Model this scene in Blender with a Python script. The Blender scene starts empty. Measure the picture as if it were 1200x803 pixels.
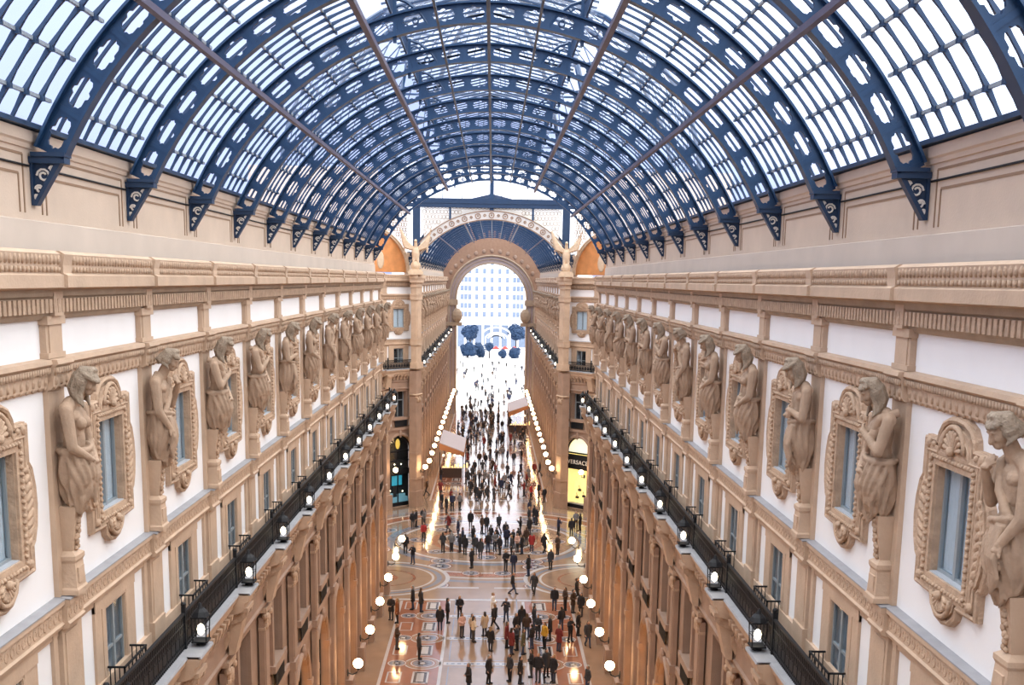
import bpy, bmesh, math, random
from math import sin, cos, pi, sqrt, radians as R
from mathutils import Vector as V, Matrix
from mathutils.geometry import tessellate_polygon
S = bpy.context.scene
COL = S.collection
rnd = random.Random(7)
H = 23.7                      # eye height above the arcade floor
W = 8.1                       # half width between the upper walls
BAY = 5.68
P0 = 21.5                     # first pilaster
PIL = [P0 + BAY * k for k in range(-1, 12)]
WIN = [P0 + BAY * (k + .5) for k in range(-1, 11)]
YB, Y1, Y2, Y3 = -8.0, 85.2, 119.0, 204.0
ORD = 'zeroth first second third fourth fifth sixth seventh eighth ninth tenth eleventh twelfth thirteenth fourteenth fifteenth sixteenth seventeenth eighteenth nineteenth twentieth'.split()
def nth(i): return ORD[i] if i < len(ORD) else f'{i}th'
SIDE = {-1: 'wall towards the dark shop', 1: 'wall towards the yellow shop'}

# ------------------------------------------------------------------ materials
def mat(name, col, rough=.7, metal=0, noise=.12, scale=2.5, bump=0, bscale=20, emit=None, estr=0, spec=.5, stretch=None):
    m = bpy.data.materials.new(name); m.use_nodes = True
    nt = m.node_tree; b = nt.nodes['Principled BSDF']; L = nt.links.new
    b.inputs['Roughness'].default_value = rough; b.inputs['Metallic'].default_value = metal
    b.inputs['Specular IOR Level'].default_value = min(spec, .5)
    if spec > .5: b.inputs['IOR'].default_value = 1.75
    tc = nt.nodes.new('ShaderNodeTexCoord')
    src = tc.outputs['Object']
    if stretch:
        mp = nt.nodes.new('ShaderNodeMapping'); mp.inputs['Scale'].default_value = stretch; L(src, mp.inputs[0]); src = mp.outputs[0]
    n = nt.nodes.new('ShaderNodeTexNoise'); n.inputs['Scale'].default_value = scale; n.inputs['Detail'].default_value = 5
    L(src, n.inputs['Vector'])
    mx = nt.nodes.new('ShaderNodeMix'); mx.data_type = 'RGBA'
    mx.inputs[6].default_value = (*[c * (1 - noise) for c in col], 1)
    mx.inputs[7].default_value = (*[min(1, c * (1 + noise)) for c in col], 1)
    L(n.outputs[0], mx.inputs[0]); L(mx.outputs[2], b.inputs['Base Color'])
    if bump:
        n2 = nt.nodes.new('ShaderNodeTexNoise'); n2.inputs['Scale'].default_value = bscale; n2.inputs['Detail'].default_value = 4
        L(src, n2.inputs['Vector'])
        bp = nt.nodes.new('ShaderNodeBump'); bp.inputs['Strength'].default_value = bump; bp.inputs['Distance'].default_value = .05
        L(n2.outputs[0], bp.inputs['Height']); L(bp.outputs[0], b.inputs['Normal'])
    if emit:
        b.inputs['Emission Color'].default_value = (*emit, 1); b.inputs['Emission Strength'].default_value = estr
    return m
def glass(name, tint, clear, transl=None, rough=.1):
    m = bpy.data.materials.new(name); m.use_nodes = True
    nt = m.node_tree; nt.nodes.clear(); L = nt.links.new; N = nt.nodes.new
    out = N('ShaderNodeOutputMaterial'); t = N('ShaderNodeBsdfTransparent'); t.inputs[0].default_value = (*tint, 1)
    if transl:
        g = N('ShaderNodeBsdfTranslucent'); g.inputs[0].default_value = (*transl, 1)
    else:
        g = N('ShaderNodeBsdfGlossy'); g.inputs[0].default_value = (.9, .95, 1, 1); g.inputs['Roughness'].default_value = rough
    mx = N('ShaderNodeMixShader'); mx.inputs[0].default_value = 1 - clear
    if not transl:
        fr = N('ShaderNodeLayerWeight'); fr.inputs[0].default_value = .5; pw = N('ShaderNodeMath'); pw.operation = 'POWER'; pw.inputs[1].default_value = 3.5; L(fr.outputs[1], pw.inputs[0]); mu = N('ShaderNodeMath'); mu.operation = 'MULTIPLY_ADD'; mu.inputs[1].default_value = .45; mu.inputs[2].default_value = .03; L(pw.outputs[0], mu.inputs[0]); L(mu.outputs[0], mx.inputs[0])
    L(t.outputs[0], mx.inputs[1]); L(g.outputs[0], mx.inputs[2]); L(mx.outputs[0], out.inputs[0])
    return m
M = {}
M['plaster'] = mat('white_plaster', (.83, .82, .83), .85, noise=.05, scale=.8, bump=.05)
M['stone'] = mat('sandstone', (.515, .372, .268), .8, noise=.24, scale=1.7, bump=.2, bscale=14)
M['stone_lt'] = mat('pale_sandstone', (.62, .49, .385), .85, noise=.13, scale=1.1, bump=.1)
M['stone_dk'] = mat('dark_sandstone', (.36, .27, .195), .85, noise=.25, scale=2, bump=.2)
M['carved'] = mat('carved_sandstone', (.475, .335, .235), .8, noise=.34, scale=5, bump=.55, bscale=16)
M['statue'] = mat('statue_stone', (.385, .27, .19), .75, noise=.36, scale=3.2, bump=.3, bscale=22)
M['hairstone'] = mat('grey_weathered_stone', (.31, .245, .185), .8, noise=.35, scale=6, bump=.7, bscale=26)
M['lead'] = mat('grey_lead_capping', (.30, .30, .32), .6, noise=.2, scale=3, bump=.1)
M['greyband'] = mat('grey_rendered_band', (.60, .50, .42), .85, noise=.14, scale=.7)
M['ringstone'] = mat('pale_ring_plaster', (.6, .58, .56), .8)
M['joint'] = mat('dark_joint', (.30, .19, .12), .9)
M['lowstone'] = mat('dimmed_ochre_facade_stone', (.34, .228, .168), .75, noise=.3, scale=1.3, bump=.25)  # ochre stone darkened so its colour carries the light falloff downwards
M['iron'] = mat('blue_painted_iron', (.0085, .044, .115), .45, noise=.22, scale=3, spec=.5)
M['irondk'] = mat('dark_blue_iron', (.012, .040, .10), .5, noise=.2)
M['mauve'] = mat('mauve_painted_iron', (.10, .085, .13), .5, noise=.2)
M['black'] = mat('black_iron', (.009, .010, .013), .6, noise=.2, spec=.3)
M['lap'] = mat('grey_glazing_lap', (.30, .34, .38), .5, noise=.3, scale=8)
M['roofglass'] = glass('roof_glass', (.96, .98, 1), .965, (.85, .9, 1))
M['lace'] = glass('patterned_white_glass', (.95, .95, .95), .22, (.92, .90, .86))
M['pane'] = glass('window_glass', (.88, .93, .97), .8)
M['sash'] = mat('blue_grey_sash', (.27, .30, .32), .5, noise=.1)
M['sill'] = mat('grey_stone_sill', (.42, .44, .48), .6, noise=.15)
M['curtain'] = mat('white_net_curtain', (.74, .76, .77), .9, noise=.1, scale=6)
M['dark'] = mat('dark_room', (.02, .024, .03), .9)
M['gold'] = mat('gold_mosaic', (.60, .25, .085), .5, noise=.45, scale=1.3, bump=.3)
M['bronze'] = mat('pale_ornament_plaster', (.62, .47, .33), .7, noise=.2, scale=4, bump=.3)
M['globe'] = mat('glowing_globe', (1, .85, .65), .4, noise=0, emit=(1, .66, .33), estr=36)
M['bulb'] = mat('lantern_bulb', (1, .9, .8), .4, noise=0, emit=(1, .86, .62), estr=6)
M['warmlit'] = mat('lit_shop_interior', (.9, .6, .3), .6, noise=.3, scale=1.5, emit=(1, .40, .10), estr=2.4)
M['yellowlit'] = mat('bright_shop_interior', (.95, .8, .4), .6, noise=.3, scale=2, emit=(1, .66, .20), estr=1.5)
M['creamlit'] = mat('bright_shop_lunette', (.95, .9, .8), .6, noise=.1, emit=(1, .86, .58), estr=1.2)
M['teal'] = mat('turquoise_screen', (.05, .4, .5), .4, noise=.3, scale=3, emit=(.05, .5, .65), estr=.5)
M['spot'] = mat('small_lamp_glow', (1, .9, .7), .4, noise=0, emit=(1, .78, .45), estr=14)
M['letters'] = mat('pale_letters', (.75, .72, .68), .5, noise=.03)
M['awning'] = mat('mauve_grey_canvas', (.45, .40, .42), .9, noise=.08, bump=.1)
M['valance'] = mat('glow_tinted_canvas', (.42, .19, .09), .9, noise=.1)  # orange lamp glow from inside is put into the canvas colour
M['counter'] = mat('dark_counter', (.05, .03, .025), .5)
M['tablew'] = mat('pale_table_top', (.6, .55, .5), .5)
M['red'] = mat('red_canvas', (.45, .07, .06), .8)
M['leaf'] = mat('haze_tinted_foliage', (.012, .04, .10), .8, noise=.5, scale=2, bump=.5)  # blue haze of the distance is mixed into the leaf colour
M['bark'] = mat('bark', (.06, .05, .05), .9)
M['office'] = mat('pale_office_stone', (.86, .87, .89), .8, noise=.05)
M['officewin'] = mat('blue_office_window', (.16, .21, .30), .3, noise=.3)
M['paving'] = mat('pale_piazza_paving', (.62, .63, .66), .7, noise=.1, scale=.2)
M['canopy'] = mat('white_canopy', (.8, .82, .85), .6, noise=.05)
# floor marbles (polished), colours darkened to hold the light falloff
FL = dict(rough=.10, spec=1.0, bump=.02, bscale=2.0)
M['fl_base'] = mat('beige_marble', (.235, .155, .105), noise=.24, scale=.8, **FL)
M['fl_pink'] = mat('salmon_marble', (.235, .095, .055), noise=.28, scale=1.2, **FL)
M['fl_white'] = mat('white_marble', (.38, .36, .355), noise=.12, scale=2, **FL)
M['fl_grey'] = mat('blue_grey_marble', (.155, .165, .20), noise=.25, scale=2, **FL)
M['fl_dark'] = mat('dark_marble', (.05, .042, .045), noise=.3, scale=2, **FL)
# people
M['skin'] = mat('skin', (.42, .25, .18), .6, noise=.05)
HAIR = [mat('hair_dark', (.018, .013, .01), .6), mat('hair_brown', (.07, .04, .022), .6), mat('hair_fair', (.25, .16, .08), .6), mat('hair_grey', (.22, .21, .2), .6)]
COATS = {'black': (.012, .012, .016), 'charcoal': (.03, .032, .04), 'navy': (.014, .02, .05), 'dark brown': (.05, .028, .018), 'dark red': (.15, .02, .02), 'red': (.32, .025, .025),
         'beige': (.48, .36, .25), 'pale pink': (.58, .36, .30), 'cream': (.62, .52, .38), 'mustard yellow': (.52, .29, .03), 'grey': (.16, .16, .17), 'rust brown': (.17, .065, .03), 'white': (.7, .7, .7), 'olive': (.09, .085, .045)}
CM = {k: mat('coat_' + k.replace(' ', '_'), v, .85, noise=.15, scale=6) for k, v in COATS.items()}
TR = [mat('trousers_black', (.012, .012, .015), .85), mat('trousers_denim', (.03, .045, .09), .85), mat('trousers_grey', (.05, .05, .055), .85)]

# ------------------------------------------------------------------ mesh builder
class MB:
    def __init__(s): s.v, s.f, s.m, s.mats = [], [], [], []
    def mi(s, m):
        if m not in s.mats: s.mats.append(m)
        return s.mats.index(m)
    def add(s, vs, fs, m=None):
        o = len(s.v); s.v += [tuple(p) for p in vs]; k = s.mi(m)
        for f in fs: s.f.append([o + i for i in f]); s.m.append(k)
    def box(s, x0, x1, y0, y1, z0, z1, m=None):
        vs = [(x, y, z) for x in (x0, x1) for y in (y0, y1) for z in (z0, z1)]
        s.add(vs, [(0, 1, 3, 2), (4, 6, 7, 5), (0, 4, 5, 1), (2, 3, 7, 6), (0, 2, 6, 4), (1, 5, 7, 3)], m)
    def extr(s, prof, y0, y1, m=None, caps=True):      # closed profile (u,z) run along y
        n = len(prof)
        vs = [(u, y0, z) for u, z in prof] + [(u, y1, z) for u, z in prof]
        fs = [(i, (i + 1) % n, n + (i + 1) % n, n + i) for i in range(n)]
        if caps: fs += [tuple(range(n))[::-1], tuple(range(n, 2 * n))]
        s.add(vs, fs, m)
    def prism(s, outer, holes, d0, d1, fn, m=None):    # 2D polygon with holes, fn(a,b,d)->xyz
        loops = [outer] + list(holes)
        tri = tessellate_polygon([[V((a, b, 0)) for a, b in l] for l in loops])
        flat = [p for l in loops for p in l]; n = len(flat)
        vs = [fn(a, b, d0) for a, b in flat] + [fn(a, b, d1) for a, b in flat]
        fs = [tuple(t) for t in tri] + [tuple(n + i for i in reversed(t)) for t in tri]
        o = 0
        for l in loops:
            k = len(l)
            fs += [(o + i, o + (i + 1) % k, n + o + (i + 1) % k, n + o + i) for i in range(k)]
            o += k
        s.add(vs, fs, m)
    def tube(s, path, r, n=6, m=None, closed=False, ref=None):
        P = [V(p) for p in path]; k = len(P); vs = []; rr = r if isinstance(r, (list, tuple)) else [r] * k
        up = V(ref) if ref else None
        for i, p in enumerate(P):
            a = P[(i - 1) % k] if closed or i else P[0]; b = P[(i + 1) % k] if closed or i < k - 1 else P[-1]
            t = (b - a).normalized()
            q = up if up is not None else (V((0, 0, 1)) if abs(t.z) < .9 else V((1, 0, 0)))
            e1 = t.cross(q).normalized(); e2 = t.cross(e1)
            for j in range(n):
                an = 2 * pi * (j + .5) / n
                vs.append(p + (e1 * cos(an) + e2 * sin(an)) * rr[i])
        fs = []
        for i in range(k if closed else k - 1):
            for j in range(n):
                a, b = i * n + j, i * n + (j + 1) % n; c, d = ((i + 1) % k) * n + (j + 1) % n, ((i + 1) % k) * n + j
                fs.append((a, b, c, d))
        if not closed: fs += [tuple(range(n))[::-1], tuple(range((k - 1) * n, k * n))]
        s.add(vs, fs, m)
    def lathe(s, prof, c=(0, 0, 0), n=12, m=None, sx=1, sy=1, a0=0, a1=2 * pi):   # prof (r,z)
        full = abs(a1 - a0 - 2 * pi) < 1e-6; k = n if full else n + 1; vs = []
        for r, z in prof:
            for j in range(k):
                a = a0 + (a1 - a0) * j / n
                vs.append((c[0] + r * cos(a) * sx, c[1] + r * sin(a) * sy, c[2] + z))
        fs = []
        for i in range(len(prof) - 1):
            for j in range(n if full else n):
                b = (j + 1) % k
                fs.append((i * k + j, i * k + b, (i + 1) * k + b, (i + 1) * k + j))
        if full: fs += [tuple(range(k))[::-1], tuple(range((len(prof) - 1) * k, len(prof) * k))]
        s.add(vs, fs, m)
    def ell(s, c, r, rot=None, n=10, m=None):
        q = max(4, n * 2 // 3); vs = []; Mx = rot.to_matrix() if rot is not None and hasattr(rot, 'to_matrix') else rot
        vs.append(V((0, 0, -r[2])))
        for i in range(1, q):
            ph = -pi / 2 + pi * i / q
            for j in range(n):
                a = 2 * pi * j / n; vs.append(V((r[0] * cos(ph) * cos(a), r[1] * cos(ph) * sin(a), r[2] * sin(ph))))
        vs.append(V((0, 0, r[2])))
        if Mx is not None: vs = [Mx @ p for p in vs]
        vs = [p + V(c) for p in vs]; fs = []
        for j in range(n): fs.append((0, 1 + (j + 1) % n, 1 + j))
        for i in range(q - 2):
            for j in range(n):
                a = 1 + i * n; fs.append((a + j, a + (j + 1) % n, a + n + (j + 1) % n, a + n + j))
        t = len(vs) - 1; a = 1 + (q - 2) * n
        for j in range(n): fs.append((a + j, a + (j + 1) % n, t))
        s.add(vs, fs, m)
    def cap(s, p0, p1, r0, r1=None, n=10, m=None):     # tapered capsule
        r1 = r0 if r1 is None else r1; p0, p1 = V(p0), V(p1); t = (p1 - p0)
        t = t.normalized() if t.length > 1e-6 else V((0, 0, 1))
        q = V((0, 0, 1)) if abs(t.z) < .9 else V((1, 0, 0)); e1 = t.cross(q).normalized(); e2 = t.cross(e1)
        vs = [p0 - t * r0]; rings = []
        for p, r, sg in ((p0, r0, -1), (p1, r1, 1)):
            for h in ((-60, -30, 0) if sg < 0 else (0, 30, 60)):
                a = R(h); rings.append((p + t * r * sin(a), r * cos(a)))
        for c, r in rings:
            for j in range(n):
                an = 2 * pi * j / n; vs.append(c + (e1 * cos(an) + e2 * sin(an)) * r)
        vs.append(p1 + t * r1); fs = []
        for j in range(n): fs.append((0, 1 + (j + 1) % n, 1 + j))
        for i in range(5):
            for j in range(n):
                a = 1 + i * n; fs.append((a + j, a + (j + 1) % n, a + n + (j + 1) % n, a + n + j))
        a = 1 + 5 * n; e = len(vs) - 1
        for j in range(n): fs.append((a + j, a + (j + 1) % n, e))
        s.add(vs, fs, m)
    def mesh(s, name, smooth=False):
        me = bpy.data.meshes.new(name); me.from_pydata(s.v, [], s.f)
        for mm in s.mats: me.materials.append(mm)
        me.polygons.foreach_set('material_index', s.m)
        bm = bmesh.new(); bm.from_mesh(me); bmesh.ops.recalc_face_normals(bm, faces=bm.faces); bm.to_mesh(me); bm.free()
        if smooth: me.polygons.foreach_set('use_smooth', [True] * len(me.polygons))
        me.update(); return me
    def build(s, name, parent=None, m=None, smooth=False, loc=None):
        if m is not None: s.mats = [m]; s.m = [0] * len(s.f)
        return link(name, s.mesh(name, smooth), parent, loc)
def link(name, me, parent=None, loc=None):
    o = bpy.data.objects.new(name, me); COL.objects.link(o)
    if parent is not None: o.parent = parent
    if loc: o.location = loc
    return o
def empty(name, loc=(0, 0, 0), rz=0, sx=1):
    o = bpy.data.objects.new(name, None); COL.objects.link(o); o.location = loc; o.rotation_euler = (0, 0, rz); o.scale = (sx, 1, 1)
    o.empty_display_size = .2; return o
def tag(o, label, cat, group=None, kind=None):
    o['label'] = label; o['category'] = cat
    if group: o['group'] = group
    if kind: o['kind'] = kind
    return o
KIDS = {}
def kids(o): return [c for c in COL.objects if c.parent == o]
def remember(root):                                   # children lists for quick copies
    d = {}
    for c in COL.objects:
        if c.parent is not None: d.setdefault(c.parent.name, []).append(c)
    def walk(o): KIDS[o.name] = d.get(o.name, []); [walk(c) for c in KIDS[o.name]]
    walk(root); return root
def copy_tree(o, parent=None):
    c = o.copy(); COL.objects.link(c); c.parent = parent
    for ch in KIDS.get(o.name, []): copy_tree(ch, c)
    return c
def remesh(mb, name, vox, smooth=2, m=None):
    me = mb.mesh('tmp'); o = bpy.data.objects.new('tmp', me); COL.objects.link(o)
    r = o.modifiers.new('r', 'REMESH'); r.mode = 'VOXEL'; r.voxel_size = vox
    if smooth: q = o.modifiers.new('s', 'SMOOTH'); q.factor = .5; q.iterations = smooth
    dg = bpy.context.evaluated_depsgraph_get(); dg.update()
    out = bpy.data.meshes.new_from_object(o.evaluated_get(dg)); bpy.data.objects.remove(o); bpy.data.meshes.remove(me)
    out.name = name; out.materials.clear()
    if m: out.materials.append(m)
    out.polygons.foreach_set('material_index', [0] * len(out.polygons))
    out.polygons.foreach_set('use_smooth', [True] * len(out.polygons)); return out
def uyz(a, b, d): return (d, a, b)

# ------------------------------------------------------------------ one wall of the arcade, local frame: +x out of the wall, y along it, z up
ZB, ZS0, ZS1 = 14.9, 17.05, 17.6              # balcony floor, string course
UW = (.75, 18.74, 20.66); LW = (.66, 14.62, 16.62)
def jag(pils, half, y0, y1):                   # runs of y with (a,b,breaks forward)
    out = []; y = y0
    for p in sorted(pils):
        if p - half > y: out.append((y, p - half, 0))
        out.append((max(y0, p - half), min(y1, p + half), 1)); y = p + half
    if y < y1: out.append((y, y1, 0))
    return out
def wall(name, label, root, y0, y1, pils, wins, lower=True, detail=True, attic=True):
    tag(root, label, 'wall', kind='structure')
    # plaster sheet with window openings, 0.6 m thick
    outer = [(y0, 14.6), (y1, 14.6), (y1, 24.0), (y0, 24.0)]
    b = MB()
    ys = [y0] + [(a + c) / 2 for a, c in zip(wins[:-1], wins[1:])] + [y1]
    for i, w in enumerate(wins):
        o = [(ys[i], 14.6), (ys[i + 1], 14.6), (ys[i + 1], 24.0), (ys[i], 24.0)]
        hs = [[(w - h, z0), (w + h, z0), (w + h, z1), (w - h, z1)] for h, z0, z1 in (UW, LW)]
        b.prism(o, hs, -.6, 0, uyz)
    b.build('plaster_wall', root, M['plaster'])
    # attic above the cornice
    if attic: b = MB(); b.box(-.85, -.42, y0, y1, 23.9, 26.33); b.build('attic_wall', root, M['stone_lt'])
    if attic: b = MB(); b.extr([(-.42, 24.0), (-.36, 24.0), (-.38, 24.66), (-.42, 24.68)], y0, y1); b.build('attic_band', root, M['greyband'])
    b = MB()
    if attic: b.extr([(-.42, 25.98), (-.38, 25.98), (-.36, 26.06), (-.32, 26.1), (-.32, 26.3), (-.42, 26.33)], y0, y1)
    if attic: b.box(-.42, .1, y0, y1, 23.95, 24.0)
    if attic: b.build('attic_moulding', root, M['stone_lt'])
    if detail and attic:
        b = MB(); c = MB()
        for w in [q + .75 for q in wins]:
            for d, z1 in ((2.42, 25.86), (2.2, 25.5)):
                for yy in (w - d, w + d): b.box(-.43, -.405, yy - .022, yy + .022, 24.8, z1)
                b.box(-.43, -.405, w - d, w + d, z1 - .022, z1 + .022)
            c.tube([(-.39, w - 2.65, 25.66), (-.39, w + 2.65, 25.66)], .022, 6)
        b.build('panel_joint', root, M['joint']); c.build('conduit', root, M['black'])
    # main cornice, broken forward over every pilaster
    b = MB(); e = MB()
    for a, c, j in jag(pils, .21, y0, y1):
        d = .07 * j
        b.extr([(0, 24.08), (.30 + d, 24.1), (.40 + d, 24.04), (.36 + d, 23.84), (.36 + d, 23.7), (.44 + d, 23.66), (.44 + d, 23.44), (.25, 23.4), (0, 23.36)], a, c)
    b.build('cornice', root, M['stone'])
    if detail:
        for a, c, j in jag(pils, .21, y0, y1):
            if j: continue
            n = max(1, int((c - a) / .17))
            for i in range(n):
                yy = a + (i + .5) * (c - a) / n
                e.ell((.37, yy, 23.94), (.055, .06, .095), n=6)
                e.box(.36, .415, yy - .05, yy + .02, 23.71, 23.81)
        e.build('egg_moulding', root, M['carved'], True)
    b = MB(); b.extr([(0, 23.4), (.25, 23.4), (.22, 23.28), (.16, 23.24), (.12, 22.92), (.08, 22.86), (0, 22.84)], y0, y1); b.build('bed_moulding', root, M['stone_dk'])  # darker stone colour puts the shade beneath the cornice into this moulding
    b = MB()
    n = int((y1 - y0) / .2)
    for i in range(n):
        yy = y0 + (i + .5) * (y1 - y0) / n; b.box(.12, .25, yy - .06, yy + .06, 22.98, 23.23)
    b.build('dentil', root, M['carved'])
    # architrave
    b = MB()
    for a, c, j in jag(pils, .4, y0, y1):
        d = .1 * j
        b.extr([(0, 22.14), (.2 + d, 22.12), (.22 + d, 22.04), (.14 + d, 21.98), (.1 + d, 21.62), (.05 + d, 21.56), (0, 21.55)], a, c)
    b.build('architrave', root, M['stone'])
    if detail:
        b = MB()
        for a, c, j in jag(pils, .4, y0, y1):
            n = max(1, int((c - a) / .11))
            for i in range(n):
                yy = a + (i + .5) * (c - a) / n; b.box(.1 + .1 * j, .19 + .1 * j, yy - .03, yy + .03, 21.86, 21.98)
            n = max(1, int((c - a) / .26))
            for i in range(n):
                yy = a + (i + .5) * (c - a) / n
                b.ell((.1 + .1 * j, yy, 21.74), (.05, .075, .11), n=6); b.ell((.09 + .1 * j, yy, 21.62), (.04, .05, .06), n=6)
        b.build('corbel_moulding', root, M['carved'], True)
    # string course with guilloche
    b = MB(); t = MB(); g = MB()
    for a, c, j in jag(pils, .42, y0, y1):
        d = .1 * j
        b.extr([(0, 17.58), (.2 + d, 17.56), (.2 + d, 17.46), (.14 + d, 17.43), (.14 + d, 17.12), (.18 + d, 17.08), (.15 + d, 17.0), (.06, 16.94), (0, 16.94)], a, c)
        t.extr([(0, 17.6), (.21 + d, 17.575), (.21 + d, 17.55), (0, 17.56)], a, c)
        if detail:
            n = max(1, int((c - a) / .24))
            for i in range(n):
                yy = a + (i + .5) * (c - a) / n
                g.lathe([(.035, -.012), (.05, .012), (.09, .012), (.1, -.012)], (0, 0, 0), 8)
                k = len(g.v) - 32
                g.v[k:] = [(.14 + d + z, yy + x * 1.05, 17.28 + y * 1.25) for x, y, z in g.v[k:]]
    b.build('string_course', root, M['stone']); t.build('lead_capping', root, M['lead'])
    if detail: g.build('guilloche', root, M['carved'])
    # pilasters
    for p in pils:
        b = MB()
        b.box(0, .1, p - .4, p + .4, ZS1, 21.56)
        b.box(0, .12, p - .4, p + .4, 22.14, 22.9); b.box(.12, .14, p - .28, p + .28, 22.22, 22.76); b.box(0, .18, p - .44, p + .44, 22.76, 22.92); b.box(0, .16, p - .43, p + .43, 22.14, 22.24)
        b.box(.1, .24, p - .22, p + .22, 22.92, 23.4)
        b.box(0, .12, p - .42, p + .42, 14.55, 17.0); b.box(.12, .14, p - .3, p + .3, 15.5, 16.85); b.box(0, .18, p - .46, p + .46, 14.55, 15.35)
        b.build('pilaster', root, M['stone'])
    # stone strips either side of the lower windows
    b = MB()
    for w in wins:
        for sg in (-1, 1):
            b.box(0, .06, w + sg * 1.0 - .32, w + sg * 1.0 + .32, 14.55, 16.95); b.box(.06, .075, w + sg * .8 - .1, w + sg * .8 + .1, 14.55, 16.8)
            b.box(0, .07, w + sg * 2.2 - .1, w + sg * 2.2 + .1, 14.55, 16.95)
        b.box(0, .08, w - 1.32, w + 1.32, 16.68, 16.95); b.box(0, .05, w - 2.4, w + 2.4, 16.84, 16.95); b.box(0, .1, w - 2.5, w + 2.5, 14.55, 15.12)
    b.build('window_strip', root, M['stone'])
    if not lower: return
    # balcony slab, consoles, entablature
    b = MB(); t = MB(); k = MB()
    for a, c, j in jag(pils, .62, y0, y1):
        d = .33 * j
        b.extr([(0, 14.9), (1.2 + d, 14.88), (1.24 + d, 14.8), (1.2 + d, 14.66), (1.1 + d, 14.6), (1.08 + d, 14.42), (.98 + d, 14.32), (.96, 14.2), (.5, 14.2), (.4, 14.5), (0, 14.5)], a, c)
        t.extr([(.1, 14.91), (1.24 + d, 14.9), (1.27 + d, 14.84), (1.2 + d, 14.84), (.1, 14.86)], a, c)
        if detail:
            n = max(1, int((c - a) / .42))
            for i in range(n):
                yy = a + (i + .5) * (c - a) / n
                k.extr([(.85, 14.3), (1.12 + d, 14.3), (1.1 + d, 14.14), (.98 + d, 14.02), (.92, 13.8), (.85, 13.75)], yy - .09, yy + .09)
    for p in pils:
        b.extr([(.85, 14.3), (1.42, 14.35), (1.4, 14.15), (1.28, 13.95), (1.2, 13.6), (1.1, 13.2), (1.05, 12.95), (.85, 12.9)], p - .32, p + .32)
        b.extr([(.85, 14.32), (1.47, 14.4), (1.47, 14.28), (.85, 14.2)], p - .42, p + .42)
    b.build('balcony_slab', root, M['stone'], loc=(-.28, 0, -.35)); t.build('slab_capping', root, M['lead'], loc=(-.28, 0, -.35))
    if detail: k.build('console', root, M['carved'], loc=(-.28, 0, -.35))
    b = MB()
    b.extr([(.25, 14.3), (.95, 14.3), (.92, 13.75), (1.02, 13.7), (1.0, 13.55), (.93, 13.5), (.93, 12.95), (1.0, 12.9), (.96, 12.75), (.86, 12.7), (.25, 12.7)], y0, y1)
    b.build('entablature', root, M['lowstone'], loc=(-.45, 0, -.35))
    b = MB()
    for i, w in enumerate(wins):
        o = [(ys[i], 0), (ys[i + 1], 0), (ys[i + 1], 12.75), (ys[i], 12.75)]
        hw = 1.72
        ah = [(w - hw, .02), (w + hw, .02)] + [(w + hw * cos(q * pi / 14), 5.85 + hw * sin(q * pi / 14)) for q in range(15)]
        b.prism(o, [ah, [(w - .8, 9.5), (w + .8, 9.5), (w + .8, 12.2), (w - .8, 12.2)]], .25, .85, uyz)
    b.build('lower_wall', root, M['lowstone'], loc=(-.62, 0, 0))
    b = MB(); c2 = MB()
    for w in wins:
        pth = [(w + 1.86 * cos(q * pi / 14), 5.85 + 1.86 * sin(q * pi / 14)) for q in range(15)]
        b.tube([(.88, w + 1.86, 0)] + [(.88, y, z) for y, z in pth] + [(.88, w - 1.86, 0)], .13, 6)
        b.ell((.95, w, 7.75), (.16, .2, .4), n=8)
        for sg in (-1, 1): b.box(.8, 1.02, w + sg * 1.9 - .26, w + sg * 1.9 + .26, 5.6, 5.9)
        b.box(.85, .98, w - 2.3, w + 2.3, 8.15, 8.45)
        for sg in (-1, 1): b.box(.85, .98, w + sg * .95 - .14, w + sg * .95 + .14, 9.3, 12.2)
        b.box(.85, 1.04, w - 1.25, w + 1.25, 12.2, 12.42); b.box(.85, 1.08, w - 1.2, w + 1.2, 9.22, 9.5)
        # pediment
        b.prism([(w - 1.35, 12.42), (w + 1.35, 12.42), (w, 12.72)], [], .85, 1.08, uyz)
        c2.box(.86, .9, w - .75, w + .75, 8.5, 9.22)
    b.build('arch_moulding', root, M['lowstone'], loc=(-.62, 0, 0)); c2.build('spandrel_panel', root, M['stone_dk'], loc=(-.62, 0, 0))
    for p in pils:
        b = MB()
        b.box(.85, 1.05, p - .42, p + .42, .0, 12.0)
        b.box(1.05, 1.08, p - .3, p + .3, 8.6, 11.6); b.box(1.05, 1.08, p - .3, p + .3, 2.2, 7.9)
        b.box(.85, 1.3, p - .55, p + .55, 0, 1.5); b.box(.85, 1.13, p - .48, p + .48, 8.1, 8.45)
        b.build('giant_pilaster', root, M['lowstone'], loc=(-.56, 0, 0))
        b = MB()
        b.box(.85, 1.16, p - .5, p + .5, 12.55, 12.72)
        for sg in (-1, 1):
            b.ell((1.1, p + sg * .38, 12.42), (.12, .13, .15), n=8)
            for zz in (12.05, 12.22): b.ell((1.08, p + sg * .2, zz), (.09, .15, .16), n=8)
        b.ell((1.1, p, 12.2), (.1, .14, .25), n=8); b.box(.85, 1.09, p - .44, p + .44, 11.9, 12.0)
        for sg in (-.36, .36): b.extr([(1.0, 13.7), (1.2, 13.68), (1.16, 13.3), (1.02, 13.0), (.95, 12.95), (.9, 13.7)], p + sg - .1, p + sg + .1)
        b.build('capital', root, M['carved'], False, loc=(-.56, 0, -.35))

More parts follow.
